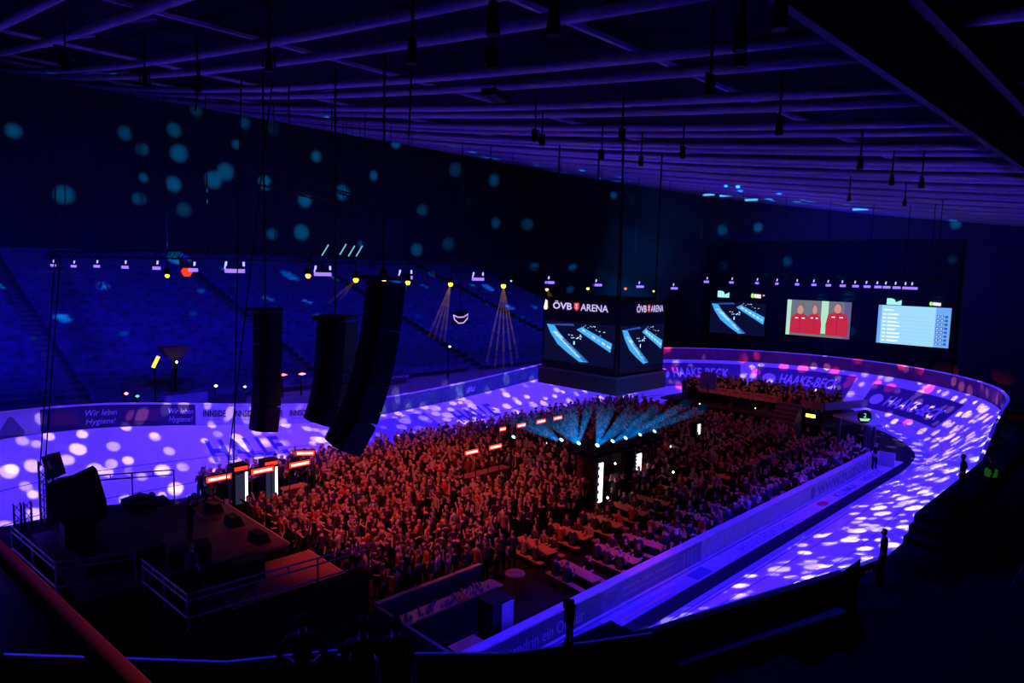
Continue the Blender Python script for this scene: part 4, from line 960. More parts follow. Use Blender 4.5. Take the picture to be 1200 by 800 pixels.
# the rest of the crowd: far away, one object
far = [(x, y, 0, None) for x, y in stand[nst:]] + [(s[0], s[1], 0, s[2]) for s in far_seat]
for _ in range(170): far.append((rng.uniform(53.6, 61), rng.uniform(19.6, 33.0), 1.5, None))
for _ in range(60): far.append((rng.uniform(44, 50.0), rng.uniform(14.9, 31), 0, None))
for _ in range(110): far.append((rng.uniform(30, 50), rng.uniform(17.6, 18.1) if rng.random() < .5 else rng.uniform(20.4, 21.2), 0, None))
for _ in range(40): far.append((rng.uniform(24, 49), rng.uniform(14.9, 15.1), 0, None))
V = []; Fc = []; Mi = []
arr = {p: ([v.co.copy() for v in m.vertices], [tuple(q.vertices) for q in m.polygons], [q.material_index for q in m.polygons]) for p, m in LOW.items()}
cm = [skinm, topm['black'], trousm, hairm['black'], shoem] + [topm[k] for k in ('navy', 'white', 'grey', 'red', 'olive', 'beige')] + [hairm['brown'], hairm['blond'], hairm['grey']]
for x, y, z, rz in far:
    ps = 'sit' if rz is not None else rng.choices(POSES, (6, .5 * (z == 0), 2, 2 * (z == 0), 3, 2))[0]; vs, fs, mi = arr[ps]; a = rz if rz is not None else (math.atan2(26 - y, 8 - x) - PI / 2 + rng.gauss(0, .9)); ca, sa = math.cos(a), math.sin(a); s = rng.uniform(.93, 1.07)
    b0 = len(V); V += [(x + (v.x * ca - v.y * sa) * s, y + (v.x * sa + v.y * ca) * s, z + v.z * s) for v in vs]; Fc += [tuple(b0 + i for i in f) for f in fs]
    tm = rng.choice((1, 1, 1, 1, 1, 5, 5, 5, 7, 9, 9, 6, 8, 10)); hm = rng.choice((3, 3, 11, 12, 13)); Mi += [tm if i == 1 else hm if i == 3 else i for i in mi]
cr = MB(); cr.v, cr.f, cr.m = V, Fc, Mi
tag(cr.build('crowd', cm, smooth=True, recenter=False), 'distant dense crowd of spectators filling the far half of the infield and the terrace', 'crowd', None, 'stuff')

# ------------------------------------------------------------------ bars with light boxes
boxred = glow('boxred', (1, .035, .02), 1.6); boxhot = glow('boxhot', (1, .48, .36), 3.0); colwhite = glow('colwhite', (.85, .9, 1), 2.2)
def light_box(c, rz, w, h, label, post_to=0.0):
    t = thing('bar_light_box', label, 'light box', c, rz, 'red light boxes over the bars')
    M = Matrix.Translation(c) @ Matrix.Rotation(rz, 4, 'Z')
    m = MB(); m.box((0, .09, h / 2), (w + .06, .14, h + .06), 0, 0, M); m.build('casing', black, t)
    m = MB(); m.box((0, 0, h / 2), (w, .05, h), 0, 0, M); p = m.build('red_panel', boxred, t)
    m = MB(); m.box((0, -.03, h / 2), (w * .86, .02, h * .45), 0, 0, M); m.build('bright_core', boxhot, t)
    m = MB(); text_on(m, 'HAAKE-BECK', lambda x, y: M @ Vector((x, -.045, h * .34 + y)), h * .34, w * .78, center=True); m.build('lettering', wht, t)
    m = MB(); m.tube([M @ Vector((w * .45, .12, 0)), M @ Vector((w * .45, .12, -c[2]))], .03, 5); m.build('post', darksteel, t)
    m = MB(); m.tube([M @ Vector((-w * .45, .12, 0)), M @ Vector((-w * .45, .12, -c[2]))], .03, 5); m.build('post', darksteel, t)
    return t
for i, (x, y, z, rz, w) in enumerate(((12.35, 31.4, 2.45, 0, 1.15), (14.4, 31.3, 2.45, 0, 1.1), (16.3, 31.2, 2.45, 0, 1.1), (17.4, 32.7, 2.5, R_(-35), .95))):
    light_box(Vector((x, y, z)), rz, w, .26, 'glowing red and white light box on the stalls beside the stage, %s from the stage' % ordn(i))
for i, (x, w) in enumerate(((24.4, .95), (26.2, .95), (28.2, .5), (29.8, .75), (31.6, .8), (33.2, .8))):
    light_box(Vector((x, 27.3 if i < 2 else 28.8, 2.5 if i < 2 else 2.95)), 0, w, .24, 'glowing red and white light box along the centre bar row, %s from the stage' % ordn(i))
for i, (x, y) in enumerate(((13.75, 32.6), (15.25, 32.5))):
    t = thing('illuminated_cooler', 'tall black bar cooler with a white lit door, %s from the stage' % ordn(i), 'cooler', (x, y, 0)); m = MB(); m.bx(x - .38, x + .38, y - .3, y + .3, 0, 2.75); m.build('cabinet', black, t)
    m = MB(); m.bx(x + .22, x + .34, y - .33, y - .3, .7, 2.35); d = m.build('lit_strip', colwhite, t)
    m = MB(); m.bx(x - .26, x + .18, y - .325, y - .3, .8, 2.3); m.build('door', glow('coolerglass', (.04, .05, .12), .5), t)
    m = MB(); m.bx(x - .3, x + .34, y - .34, y - .3, 2.48, 2.66); m.build('red_header', boxred, t)
def counter(x0, x1, y0, y1, label, h=1.08, col_=(.11, .07, .09)):
    t = thing('bar_counter', label, 'bar', ((x0 + x1) / 2, (y0 + y1) / 2, 0)); m = MB(); m.bx(x0 + .04, x1 - .04, y0 + .04, y1 - .04, 0, h); m.build('front_panel', mat('bar%.2f' % col_[0], col_, .5), t)
    m = MB(); m.bx(x0, x1, y0, y1, h, h + .05); m.build('worktop', mat('bartop', (.4, .2, .16), .35), t); return t
counter(11.6, 13.2, 31.9, 32.5, 'dark bar counter under the light box nearest the stage'); counter(15.8, 17.2, 31.9, 32.5, 'dark bar counter under the third stage light box'); counter(23.6, 27.6, 27.5, 28.2, 'dark bar counter under the first two centre light boxes')
# centre island under the cube: dark bar with flat roof
isl = thing('centre_bar', 'dark roofed bar island under the video cube with cyan lamps on its edge', 'bar', (31.8, 25, 0))
m = MB(); m.bx(28.6, 35.0, 22.1, 24.1, 2.6, 2.8); m.build('roof', mat('islroof', (.006, .006, .007), .95), isl)
m = MB(); m.bx(28.5, 35.1, 22.0, 24.2, 2.8, 2.93); m.build('roof_rim', blackcloth, isl)
for x, y in ((28.8, 22.3), (31.8, 22.3), (34.8, 22.3), (28.8, 24.0), (34.8, 24.0)):
    m = MB(); m.bx(x - .07, x + .07, y - .07, y + .07, 0, 2.55); m.build('post', black, isl)
m = MB(); m.bx(28.7, 34.9, 22.2, 22.7, 0, 1.1); m.bx(28.7, 29.2, 22.7, 24.1, 0, 1.1); m.bx(34.4, 34.9, 22.7, 24.1, 0, 1.1); m.build('counter', mat('islc', (.05, .03, .05), .6), isl)
m = MB(); m.bx(28.62, 34.98, 22.12, 22.75, 1.1, 1.15); m.build('worktop', mat('islt', (.2, .08, .07), .4), isl)
m = MB(); m.bx(29.4, 34.2, 23.5, 24.0, 0, 2.5); m.build('core_shelf', mat('isls', (.09, .025, .03), .6), isl)
for i, (x, y, z, h, w, lab) in enumerate(((28.55, 21.6, .35, 2.15, .34, 'tall white lit cooler strip at the near corner of the centre bar'), (32.2, 21.7, 1.35, 1.0, .45, 'short bright white lit panel on the near side of centre bar'), (41.8, 23.4, 1.7, .7, .30, 'small white lit panel standing among the crowd right of centre bar'))):
    t = thing('lit_cooler', lab, 'cooler', (x, y, 0)); m = MB(); m.bx(x - w / 2 - .2, x + w / 2 + .06, y + .02, y + .5, 0, z + h + .1); m.build('cabinet', black, t); m = MB(); m.bx(x - w / 2, x + w / 2, y - .02, y + .02, z, z + h); m.build('lit_door', glow('lit%d' % i, (.9, .95, 1), 2.5), t)
    m = MB()
    for k in range(5): m.bx(x - w / 2 - .05, x - w / 2 + .03, y - .03, y - .01, z + h * (k + .2) / 5, z + h * (k + .6) / 5)
    m.build('bottle_row', black, t)
CYB = (0, .27, 1.0)
src = {657: (657, 523, 5), 677: (677, 527, 5), 699: (699, 529, 7), 717: (717, 524, 4), 732: (732, 520, 4), 749: (749, 516, 2), 766: (766, 512, 2), 601: (601, 519, 2)}
cyl = {}
for i, (k, (px, py, s)) in enumerate(src.items()):
    c = at_z(px, py, 3.15); cyl[k] = c
    moving_head((c.x, c.y + .1, 2.93 if c.x < 35.1 and 21.9 < c.y < 24.2 else 2.9), 'cyan glowing moving light on the centre bar roof edge, %s of the row' % ordn(i), glow('cyl%d' % s, (.25, .85, 1), s * 1.6), tilt=.9)
    if not (28.5 < c.x < 35.1 and 22.0 < c.y < 24.2):
        m = MB(); m.tube([(c.x, c.y + .1, 0), (c.x, c.y + .1, 2.9)], .06, 6); tag(m.build('lamp_post', black), 'thin dark post carrying the cyan light, %s of the row' % ordn(i), 'post')
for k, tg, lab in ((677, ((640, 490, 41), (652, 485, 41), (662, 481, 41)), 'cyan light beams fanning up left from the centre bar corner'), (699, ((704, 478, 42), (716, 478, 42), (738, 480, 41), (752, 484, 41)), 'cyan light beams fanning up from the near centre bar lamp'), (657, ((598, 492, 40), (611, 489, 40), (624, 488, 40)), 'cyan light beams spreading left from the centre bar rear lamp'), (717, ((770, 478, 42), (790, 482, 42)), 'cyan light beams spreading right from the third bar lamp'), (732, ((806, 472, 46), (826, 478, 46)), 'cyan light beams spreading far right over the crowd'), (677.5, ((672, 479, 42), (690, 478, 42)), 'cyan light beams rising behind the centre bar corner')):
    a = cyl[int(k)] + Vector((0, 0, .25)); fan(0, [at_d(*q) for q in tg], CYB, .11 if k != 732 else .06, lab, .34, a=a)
# glowing cones imitating broad teal light shafts behind the cube
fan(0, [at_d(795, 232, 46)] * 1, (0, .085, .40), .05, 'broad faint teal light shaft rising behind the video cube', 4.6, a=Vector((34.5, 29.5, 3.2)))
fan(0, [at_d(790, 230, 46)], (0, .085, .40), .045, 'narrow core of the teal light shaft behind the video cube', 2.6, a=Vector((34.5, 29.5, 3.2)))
for i, (px, py, s) in enumerate(((721, 543, 2), (734, 539, 1.5), (751, 535, 1.5), (789, 553, 2), (786, 523, 1.5), (820, 473, 1.2), (712, 583, 1.2), (885, 478, 1.6), (640, 519, 1))):
    c = at_z(px, py, 1.6); m = MB(); m.lathe(c, [(.03, -.06), (.07, 0), (.03, .06)], 8); o = tag(m.build('small_lamp', glow('pin%d' % i, (1, .75, .5) if i % 2 else (.9, .9, 1), s * 2), smooth=True), 'tiny warm lamp glinting in the crowd right of the centre bar, %s' % ordn(i), 'lamp')
    k = MB(); k.tube([(c.x, c.y, 0), (c.x, c.y, c.z - .05)], .02, 5); k.build('stem', black, o)

# ------------------------------------------------------------------ near bar by the tripod
nb = thing('bar_enclosure', 'dark walled drinks bar beside the near barrier with a long back wall', 'bar', (15, 17, 0))
m = MB(); m.bx(12.6, 17.4, 18.75, 18.87, 0, 1.12); m.build('long_wall', mat('nbw', (.16, .11, .17), .6), nb); m = MB(); m.bx(12.6, 17.4, 18.72, 18.9, 1.12, 1.15); m.build('wall_cap', mat('nbcap', (.6, .36, .34), .5), nb)
m = MB(); m.bx(12.5, 12.62, 14.8, 18.87, 0, 1.1); m.build('end_wall', mat('nbw', (0,) * 3), nb)
m = MB(); m.bx(12.7, 17.2, 17.3, 18.0, .82, .88); m.build('shelf', mat('nbs', (.45, .24, .24), .4), nb)
m = MB(); m.bx(12.8, 17.1, 17.36, 17.95, 0, .82); m.build('shelf_base', black, nb)
m = MB(); m.bx(13.0, 16.6, 16.95, 17.05, 0, 1.1); m.build('front_counter', mat('nbf', (.03, .025, .04), .5), nb)
rg = random.Random(4); G0 = None
for k in range(46):
    x = rg.uniform(12.9, 16.6); y = rg.uniform(17.38, 17.92)
    if G0 is None:
        m = MB(); m.lathe((0, 0, 0), [(.035, 0), (.04, .12), (.042, .15)], 8); G0 = m.build('drinking_glass', mat('glassw', (.55, .4, .42), .1, var=0), smooth=True, recenter=False); o = G0
    else: o = G0.copy(); col.objects.link(o)
    o.location = (x, y, .88); tag(o, 'small pinkish drinking glass standing on the near bar shelf', 'glass', 'drinking glasses on the near bar shelf')
m = MB(); m.bx(15.1, 15.6, 17.4, 17.9, .88, .91); tag(m.build('red_tray', mat('traym', (.5, .05, .05), .4)), 'flat red tray on the near bar shelf', 'tray')
fr = thing('refrigerator', 'dark upright refrigerator with pale blue lit side by the near barrier', 'fridge', (15.0, 15.1, 0))
m = MB(); m.bx(14.35, 15.25, 14.9, 15.6, 0, 1.95); m.build('cabinet', black, fr); m = MB(); m.bx(14.75, 15.27, 14.87, 14.9, .5, 1.86); m.build('pale_door', mat('fdoor', (.5, .5, .66), .4), fr)
counter(13.0, 14.1, 15.0, 15.5, 'low pale service table in the near bar beside the refrigerator', .8, (.3, .28, .36))
flight_case(13.3, 16.3, 0, .6, .5, .6, 0, 'pale plastic crate on the near bar floor by the shelf end')
m = MB(); m.tube([(17.9, 17.4, 0), (17.9, 17.4, 1.05)], .04, 8); m.lathe((17.9, 17.4, 1.05), [(.38, 0), (.4, .02), (.38, .05)], 16); tag(m.build('high_table', clothw), 'round orange lit standing table at the near bar end', 'table')
# two scaffold pillars in the crowd near the ramp
for i, (px, py) in enumerate(((462, 690), (474, 686))):
    c = at_z(px, py, 0)
    pass

# ------------------------------------------------------------------ terrace at the far bend
ter = thing('raised_terrace', 'dark raised spectator terrace at the far end of the infield', 'terrace', (57, 26, 0))
m = MB(); m.prism([(53.2, 19.2), (57.5, 17.6), (61.5, 20.0), (63.2, 25), (61.5, 30.5), (58, 33.8), (53.2, 33.8)], 1.3, 1.5); m.build('deck', mat('terd', (.05, .04, .06), .8), ter)
m = MB(); m.prism([(53.6, 19.5), (57.4, 18.0), (61.1, 20.3), (62.7, 25), (61.1, 30.2), (57.8, 33.4), (53.6, 33.4)], 0, 1.3); m.build('dark_base', mat('terb', (.03, .025, .04), .9), ter)
for i in range(8):
    y = 23.0 + i * 1.0 if i < 7 else 30.0
    if i == 7: continue
    m = MB(); m.bx(52.98, 53.06, y, y + .95, 2.6, 3.15); o = tag(m.build('orange_banner', mat('orban', (.62, .24, .12), .6, var=.1)), 'orange advert banner on the terrace front left of the stairs, %s from the stairs' % ordn(i), 'banner', 'orange banners on the terrace rail')
    t_ = MB(); t_.bx(52.965, 52.975, y + .2, y + .78, 2.9, 3.03); t_.build('faint_print', mat('orink', (.3, .1, .07), .6, var=0), o)
for i, y in enumerate((19.35, 20.15)):
    m = MB(); m.bx(53.0, 53.08, y, y + .76, 2.6, 3.15); o = tag(m.build('orange_banner', mat('orban2', (.42, .17, .16), .6)), 'dull orange banner on the terrace front right of the stairs, %s from the corner' % ordn(i), 'banner', 'orange banners on the terrace rail')
m = MB(); m.add([(53.05, 19.25, 2.6), (57.4, 17.6, 2.6), (57.4, 17.6, 3.2), (53.05, 19.25, 3.2), (53.1, 19.35, 2.6), (57.45, 17.7, 2.6), (57.45, 17.7, 3.2), (53.1, 19.35, 3.2)], [(0, 1, 2, 3), (7, 6, 5, 4), (3, 2, 6, 7), (0, 3, 7, 4), (1, 5, 6, 2)]); tag(m.build('pale_banner', mat('palban', (.35, .28, .5), .6)), 'pale violet banner around the right corner of the terrace rail', 'banner')
st = thing('terrace_stairs', 'dark stairs leading up to the gap in the orange terrace banners', 'stairs', (51.5, 21.9, 0))
for k in range(9):
    m = MB(); m.bx(50.4 + k * .31, 53.2, 21.0, 22.9, k * .31, k * .31 + .28); m.build('step', mat('stepm', (.12, .07, .10), .7), st)
    m = MB(); m.bx(50.38 + k * .31, 50.46 + k * .31, 21.0, 22.9, k * .31 + .25, k * .31 + .30); m.build('nosing', mat('nosing', (.35, .2, .25), .6), st)
m = MB(); c = at_x(950, 487, 53.0); m.bx(c.x - .06, c.x, c.y - .35, c.y + .35, c.z - .12, c.z + .12); o = tag(m.build('emergency_light', glow('emer', (1, .85, .1), 3)), 'yellow glowing light below the terrace front', 'light'); k = MB(); k.bx(c.x, c.x + .62, c.y - .4, c.y + .4, c.z - .17, c.z + .17); k.build('housing', black, o)
m = MB(); q = at_z(830, 447, 4.3); m.bx(q.x, q.x + .06, q.y - .65, q.y + .65, q.z - .6, q.z + .75); o = tag(m.build('hanging_board', mat('hpan', (.12, .2, .26), .5)), 'small square grey teal panel covering part of the first bend advert', 'panel'); k = MB(); k.tube([(q.x + .03, q.y, 2.8), (q.x + .03, q.y, q.z)], .05, 6); k.build('post', black, o)
# judges platform
jp = thing('judges_platform', 'pale slab platform on dark posts at the end of the near barrier', 'platform', (52, 16.4, 0))
m = MB(); m.prism([(52.3, 18.4), (50.6, 15.3), (51.7, 14.6), (55.2, 16.2), (56.6, 17.4)], 2.42, 2.56); m.build('slab', mat('slab', (.7, .68, .74), .5), jp)
for x, y in ((51.2, 15.7), (51.7, 15.3), (54.6, 16.6), (52.4, 17.9)):
    m = MB(); m.bx(x - .09, x + .09, y - .09, y + .09, 0, 2.42); m.build('post', mat('jpost', (.10, .08, .16), .5), jp)
c = at_z(1013, 488, 3.0); m = MB(); m.tube([c + Vector((.05, .05, 0)), c + Vector((-.05, -.05, 0))], .48, 18); o = tag(m.build('lap_counter_disc', black), 'round black disc with green figure above the judges platform', 'sign')
t_ = MB(); text_on(t_, '2', lambda x, y: c + Vector((-.06, -.06, 0)) + Vector((S2, -S2, 0)) * x + Vector((0, 0, y - .05)), .3, .2, center=True); t_.add([c + Vector((-.06, -.06, 0)) + Vector((S2, -S2, 0)) * x + Vector((0, 0, z)) for x, z in ((-.38, -.12), (-.28, -.3), (.28, -.3), (.38, -.12))], [(0, 1, 2, 3)]); t_.build('green_figure', glow('discg', (.5, 1, .7), .8), o)
k = MB(); k.tube([c + Vector((0, 0, -.46)), (c.x, c.y, 2.5)], .05, 6); k.build('stand', black, o)

# ------------------------------------------------------------------ near stand where the camera is
conc = mat('standnear', (.035, .035, .045), .9); parm = mat('parapet', (.014, .014, .025), .9); capm = mat('parcap', (.6, .6, .75), .4)
def arc(r, a0, a1, n=16): return [(CXW + r * math.cos(R_(a0 + (a1 - a0) * i / n)), CY + r * math.sin(R_(a0 + (a1 - a0) * i / n))) for i in range(n + 1)]
m = MB()
for k in range(16):
    r0 = 17.9 + k * .8; z = 6.15 + max(0, k - 2) * .40; r1 = r0 + .8 if k < 15 else r0 + 6
    A = arc(r0, -175, -92); B = arc(r1, -175, -92)
    m.strip([(*p, z) for p in A], [(*p, z) for p in B]); m.strip([(*p, z - .4 if k else 0) for p in A], [(*p, z) for p in A])
struct(m.build('stand_floor_corner', conc))
m = MB(); prof = [(4.9, 0), (4.9, 6.1), (3.4, 6.1)]
for k in range(18): prof += [(3.4 - k * .8, 6.1 + (k + 1) * .42), (2.6 - k * .8, 6.1 + (k + 1) * .42)]
prof += [(-11.8, 0)]
m.add([(9.4, y, z) for y, z in prof] + [(15.3, y, z) for y, z in prof], [tuple(range(len(prof))), tuple(range(len(prof), 2 * len(prof)))[::-1]] + [(i, len(prof) + i, len(prof) + (i + 1) % len(prof), (i + 1) % len(prof)) for i in range(len(prof))])
struct(m.build('stand_floor_block', conc))
m = MB(); prof = [(6.75, 0), (6.75, 3.1), (4.3, 3.1)]
for k in range(19): prof += [(4.3 - k * .8, 3.1 + (k + 1) * .45), (3.5 - k * .8, 3.1 + (k + 1) * .45)]
prof += [(-11.8, 0)]
m.add([(15.3, y, z) for y, z in prof] + [(82.4, y, z) for y, z in prof], [tuple(range(len(prof))), tuple(range(len(prof), 2 * len(prof)))[::-1]] + [(i, len(prof) + i, len(prof) + (i + 1) % len(prof), (i + 1) % len(prof)) for i in range(len(prof))])
struct(m.build('stand_floor_walkway', conc))
m = MB(); m.bx(28.2, 82.4, 5.7, 6.75, 3.1, 3.9); m.bx(28.2, 82.4, 4.3, 5.7, 3.1, 3.6); m.bx(27.6, 28.2, 4.3, 6.75, 3.1, 3.63); m.bx(27.0, 27.6, 4.3, 6.75, 3.1, 3.36); struct(m.build('stand_floor_landing', conc))
def parapet(P, z0, z1, label, th=.12):
    t = thing('parapet', label, 'parapet', (*P[0], z0)); m = MB(); c = MB()
    for a, b in zip(P, P[1:]):
        A, B = Vector((*a, 0)), Vector((*b, 0)); mid = (A + B) / 2; L = (B - A).length; an = math.atan2(B.y - A.y, B.x - A.x)
        m.box((mid.x, mid.y, (z0 + z1) / 2), (L + .02, th, z1 - z0), an); c.box((mid.x, mid.y, z1 + .02), (L + .06, .05, .04), an)
    m.build('panel', parm, t); c.build('light_cap', capm, t); return t
parapet([(-3.0, 15.0), (-.5, 12.6), (1.35, 10.75), (3.42, 8.62)], 5.6, 7.25, 'dark parapet with blue lit edge, left stretch below the camera')
parapet([(3.2, 8.95), (4.72, 8.05)], 5.6, 7.15, 'short dark parapet piece between left stretch and silhouettes')
parapet([(4.72, 7.95), (5.1, 7.66), (6.5, 6.4), (8.45, 5.35)], 5.6, 7.12, 'dark parapet with blue lit edge behind the tripod')
t = thing('parapet', 'tall dark parapet panel right of the tripod before the lit track', 'parapet', (11, 4.9, 6.1))
m = MB(); A, B = Vector((8.35, 5.5, 0)), Vector((13.05, 4.22, 0)); mid = (A + B) / 2; an = math.atan2(B.y - A.y, B.x - A.x); m.box((mid.x, mid.y, 6.5), ((B - A).length, .1, 1.2), an); m.build('panel', parm, t)
m = MB(); m.box((mid.x, mid.y, 7.1), ((B - A).length, .14, .03), an); m.build('cap', black, t)
m = MB(); m.add([(13.05, 4.22, 5.9), (14.0, 4.2, 5.9), (14.0, 4.2, 7.1), (13.05, 4.22, 7.1)], [(0, 1, 2, 3)]); m.build('end_panel', parm, t)
for k in range(4):
    m = MB(); dirv = (B - A).normalized(); p0 = A + dirv * .12; nrm = Vector((dirv.y, -dirv.x, 0)); m.box((p0.x + dirv.x * .45 + nrm.x * .06, p0.y + dirv.y * .45 + nrm.y * .06, 6.25 + k * .21), (.85, .02, .12), an); m.build('slat', mat('slatm', (.12, .12, .2), .6), t)
m = MB(); A2, B2 = Vector((8.7, 5.08, 0)), Vector((12.35, 3.98, 0)); m2 = (A2 + B2) / 2; an2 = math.atan2(B2.y - A2.y, B2.x - A2.x); m.box((m2.x, m2.y, 6.72), ((B2 - A2).length, .30, .05), an2)
for u in (.06, .5, .94): q = A2.lerp(B2, u); m.box((q.x, q.y, 6.4), (.05, .05, .62), an2)
tag(m.build('standing_ledge', mat('ledgen', (.26, .26, .36), .8)), 'long blue lit standing shelf behind the tall dark parapet', 'shelf')
# walkway railings at the right
def handrail(P, label, z=1.0, r=.022, mt=darksteel, name='handrail'):
    t = thing(name, label, 'railing', P[0]); m = MB(); m.tube([Vector(p) + Vector((0, 0, z)) for p in P], r, 6); m.build('rail', mt, t)
    for a in P:
        m = MB(); m.tube([a, Vector(a) + Vector((0, 0, z))], r, 5); m.build('post', mt, t)
    return t
handrail([(15.6, 6.5, 3.1), (15.6, 5.0, 3.1), (15.2, 4.5, 4.9)], 'thin dark handrail on the steps beside the tall parapet', 1.0, .025)
for i, y in enumerate((2.7, 1.1, -.5, -2.1)):
    z = 3.1 + (math.floor((4.3 - y) / .8) + 1) * .45
    handrail([(19 + k * 2.4, y, z) for k in range(9)], 'thin pale handrail on the dark near stand, %s row from the walkway' % ordn(i), .9, .016, mat('palerail', (.5, .55, .6), .3, .5))
# steps of the right aisle
stp = thing('aisle_steps', 'dark concrete aisle steps between walkway and right near stand', 'stairs', (27.5, 5, 3.1))
for k in range(5):
    m = MB(); m.bx(26.4 + k * .02, 28.6, 4.3 - k * .4 - .4, 4.3 - k * .4, 3.1, 3.1 + (k + 1) * .225); m.build('step', conc, stp)
railing([(15.9, 6.3), (15.9, 4.6)], 4.1, 3.1, 'short dark railing at the step down to the near walkway')
# near camera orange handrail
t = thing('stair_handrail', 'out of focus red orange handrail slanting across the lower left corner', 'handrail', at_d(120, 800, 1.9))
a = at_d(-30, 618, 3.0); b = at_d(215, 862, 1.62); m = MB(); m.tube([a + (a - b) * .3, a, b, b + (b - a) * .2], .033, 12); m.build('rail', mat('orangerail', (.7, .16, .03), .6, var=.05), t, smooth=True)
for q in (a, b): m = MB(); m.tube([q, (q.x, q.y, 9.0)], .024, 8); m.build('post', mat('orangerail', (0,) * 3), t)

# ---- people on the stands and beside the track (full figures with hair and clothes as separate parts)
HB = {p: make_body(p, 1, True) for p in ('down', 'phone', 'hips', 'lean', 'fold')}
def figure(x, y, z, rz, pose, label, s=1.0, top='black', hair='black', trousers=trousm, hair_style='short'):
    r = thing('person', label, 'person', (x, y, z), rz); me = HB[pose].copy(); me.materials[1] = topm[top]; me.materials[3] = hairm[hair]; me.materials[2] = trousers
    b = D.objects.new('body', me); col.objects.link(b); b.parent = r; b.scale = (s, s, s)
    for nm, ids, mt, grow in (('jacket', (1,), topm[top], .012), ('trousers', (2,), trousers, .010), ('hair', (3,), hairm[hair], .016)):
        keep = [p for p in me.polygons if p.material_index in ids]; vi = sorted({v for p in keep for v in p.vertices}); ix = {v: i for i, v in enumerate(vi)}
        h = D.meshes.new(nm); h.from_pydata([me.vertices[v].co + me.vertices[v].normal * grow for v in vi], [], [tuple(ix[v] for v in p.vertices) for p in keep]); h.materials.append(mt)
        h.polygons.foreach_set('use_smooth', [True] * len(h.polygons)); o = D.objects.new(nm, h); col.objects.link(o); o.parent = r; o.scale = (s, s, s)
    return r
c = at_d(464, 722, 8.7); figure(c.x, c.y, 6.42, R_(-40), 'down', 'dark silhouetted person leaning at the parapet, rightmost of three onlookers', (c.z - 6.42) / 1.77)
c = at_d(425, 722, 8.45); figure(c.x, c.y, 6.40, R_(-50), 'fold', 'dark silhouetted person at the parapet, middle of three onlookers', (c.z - 6.40) / 1.77)
c = at_d(354, 719, 8.9); figure(c.x, c.y, 6.40, R_(-40), 'hips', 'dark silhouetted person at the parapet, leftmost of three onlookers', (c.z - 6.40) / 1.77)
figure(22.8, 6.2, 3.1, R_(10), 'down', 'dark silhouetted adult standing on the near walkway beside a child', 1.0)
figure(21.5, 5.9, 3.1, R_(-20), 'lean', 'dark silhouetted child standing on the near walkway beside an adult', .76)
figure(31.6, 6.0, 3.9, R_(0), 'hips', 'dark silhouetted person on the near walkway close to the bend, left of two', 1.05)
g_ = figure(33.6, 5.4, 3.6, R_(20), 'down', 'dark silhouetted person on the near walkway wearing a green band', 1.05)
m = MB(); m.lathe((33.6, 5.4, 4.6), [(.22, 0), (.23, .26), (.21, .3)], 14); v_ = m.build('green_band', mat('greenband', (.12, .7, .08), .6, emit=(.05, .4, .02), es=.12)); v_.parent = g_; v_.matrix_parent_inverse = parent_matrix(g_).inverted(); v_['label'] = 'bright green band'
c = at_z(1024, 550, .05); figure(c.x, c.y, .05, R_(150), 'hips', 'dark clothed official standing on the pale floor banner', 1.05)
c = at_z(1008, 527, .0); figure(c.x, c.y, .0, R_(120), 'fold', 'dark clothed person standing in shade below the judges platform', 1.0)
figure(9.6, 27.4, 1.5, R_(-90), 'lean', 'dark performer bent over gear in the middle of the stage', 1.0, 'black', 'brown')
figure(8.0, 22.8, 1.5, R_(-60), 'down', 'dark stagehand standing by the cases near the stage railing', 1.0, 'navy', 'blond')
0 and figure(10.4, 32.9, 1.4, R_(-30), 'lean', 'dark stagehand on the backstage platform against the lit track', .95)
# tripod camera
c = at_d(668, 722, 8.9); t = thing('tripod_camera', 'black video camera on a tripod behind the near parapet', 'camera', (c.x, c.y, 6.2))
zf = 6.15
for k in range(3):
    a_ = R_(30 + 120 * k); m = MB(); m.tube([(c.x, c.y, 7.8), (c.x + .36 * math.cos(a_), c.y + .36 * math.sin(a_), zf)], .022, 6); m.tube([(c.x + .03 * math.cos(a_), c.y + .03 * math.sin(a_), 7.75), (c.x + .2 * math.cos(a_), c.y + .2 * math.sin(a_), 6.85)], .03, 6); m.build('leg', black, t)
m = MB(); m.tube([(c.x, c.y, 7.75), (c.x, c.y, 8.0)], .05, 8); m.build('fluid_head', black, t)
M = Matrix.Translation((c.x, c.y, 8.09)) @ Matrix.Rotation(R_(35), 4, 'Z') @ Matrix.Rotation(R_(12), 4, 'Y'); m = MB(); m.box((0, 0, 0), (.34, .13, .15), 0, 0, M); b_ = m.build('camera_body', black, t)
m = MB(); m.tube([M @ Vector((.17, 0, 0)), M @ Vector((.32, 0, 0))], .055, 10); m.build('lens', black, b_); m = MB(); m.box((-.08, .02, .14), (.03, .14, .12), 0, 0, M); m.build('viewfinder', black, b_); m = MB(); m.tube([M @ Vector((-.15, 0, -.1)), M @ Vector((-.5, -.05, -.2))], .014, 6); m.build('pan_handle', black, t)

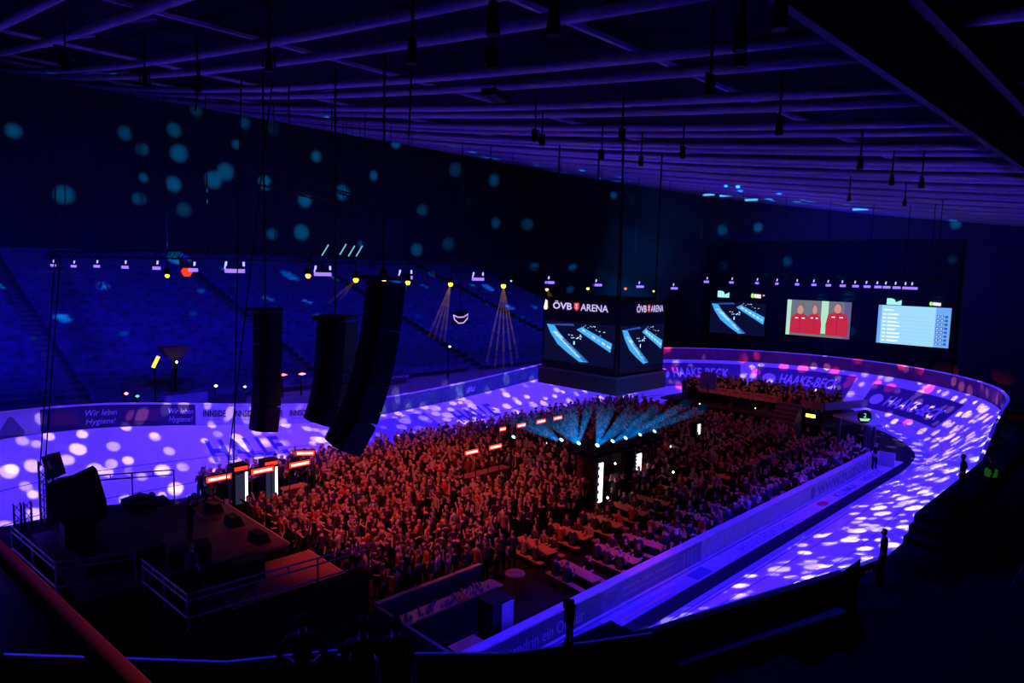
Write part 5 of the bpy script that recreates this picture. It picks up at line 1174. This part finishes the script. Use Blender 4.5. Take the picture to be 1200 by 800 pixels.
# ------------------------------------------------------------------ things hanging from the roof
def at_roof(px, py, drop):
    d = ray(px, py); t_ = .5
    while t_ < 200 and CAMH + d.z * t_ < roof(d.y * t_) - drop: t_ += .05
    return EYE + d * t_
for i, (px, py, kind) in enumerate(((577, 70, 'b'), (578, 22, 'p'), (649, 22, 'p'), (832, 102, 'b'), (868, 66, 'b'), (868, 40, 'p'), (627, 160, 'b'), (635, 165, 'b'), (705, 182, 'b'), (729, 160, 'b'), (800, 180, 'b'), (751, 190, 'b'), (913, 150, 'b'), (1008, 192, 'b'), (1080, 215, 'b'), (1045, 212, 'b'), (995, 232, 'b'), (915, 12, 'p'), (77, 75, 'b'), (170, 95, 'b'), (315, 75, 'b'), (232, 102, 'b'), (330, 170, 'b'), (483, 60, 'p'), (580, 112, 'x'), (475, 218, 'b'), (440, 180, 'b'), (575, 190, 'b'), (1060, 238, 'b'))):
    c = at_roof(px, py, 1.3 if kind != 'x' else .5); t = thing('roof_spotlight', 'small black spotlight hanging from the roof, %s of the scattered roof lamps' % (ordn(i) if i < 28 else 'last'), 'spotlight', c, 0, 'spotlights hanging from the roof')
    if kind == 'x':
        t['label'] = 'flat black box hanging under the roof tubes near the centre'; m = MB(); m.box(c, (1.1, .5, .22), .4); m.build('housing', black, t); m = MB(); m.tube([c, (c.x, c.y, roof(c.y) + .3)], .03, 5); m.build('pole', black, t); continue
    zt = roof(c.y) + .3; h = .36 if kind == 'b' else .5
    m = MB(); m.tube([(c.x, c.y, c.z + h * .3), (c.x, c.y, zt)], .03, 5); m.build('pole', black, t)
    m = MB(); m.tube([(c.x, c.y, c.z + h * .5), (c.x, c.y, c.z - h * .5)], .08, 8, 0, .115); m.build('housing', black, t)
    if kind == 'b': m = MB(); m.tube([(c.x - .14, c.y, c.z + .2), (c.x - .16, c.y, c.z - .1)], .03, 5); m.tube([(c.x + .14, c.y, c.z + .2), (c.x + .16, c.y, c.z - .1)], .03, 5); m.box((c.x, c.y, c.z + .24), (.34, .06, .05)); m.build('yoke', black, t)
for i, (px, y0, y1, dep) in enumerate(((727, 165, 440, 34), (481, 40, 160, 22), (231, 90, 130, 26))):
    a = at_d(px + 3, y0, dep); b = at_d(px - 2, y1, dep); m = MB(); m.tube([b, a, (a.x, a.y, roof(a.y))], .05 if i == 0 else .03, 5); tag(m.build('hanging_rope', black), ['thick black rope hanging from roof down in front of the video cube', 'thin black cable hanging from the roof left of centre', 'thin black cable hanging from roof at far left'][i], 'rope')
for i, (px, py) in enumerate(((830, 228), (850, 229), (880, 234), (940, 235), (956, 235), (1008, 245), (1062, 233), (1092, 245), (1100, 234))):
    c = at_x(px, py, 72); m = MB(); m.bx(c.x, c.x + .2, c.y - .7, c.y + .7, c.z - .1, c.z + .1); o = tag(m.build('tube_lamp', glow('tubel', (.06, .42, .9), 1.3)), 'slim cyan lit tube high before the end wall, %s from left' % ordn(i), 'light'); k = MB(); k.tube([(c.x + .1, c.y, c.z + .1), (c.x + .1, c.y, roof(c.y) + .6)], .02, 4); k.build('hanging_wire', black, o)
# stray spectators' phone lights on the terrace
for i, (px, py) in enumerate(((848, 447), (876, 451), (956, 457))):
    c = at_d(px, py, 66); m = MB(); m.box(c, (.05, .12, .2)); tag(m.build('phone', glow('phonew', (.9, .95, 1), 2.5)), 'bright phone screen held up on the terrace, %s from left' % ordn(i), 'phone', 'phones on the terrace')
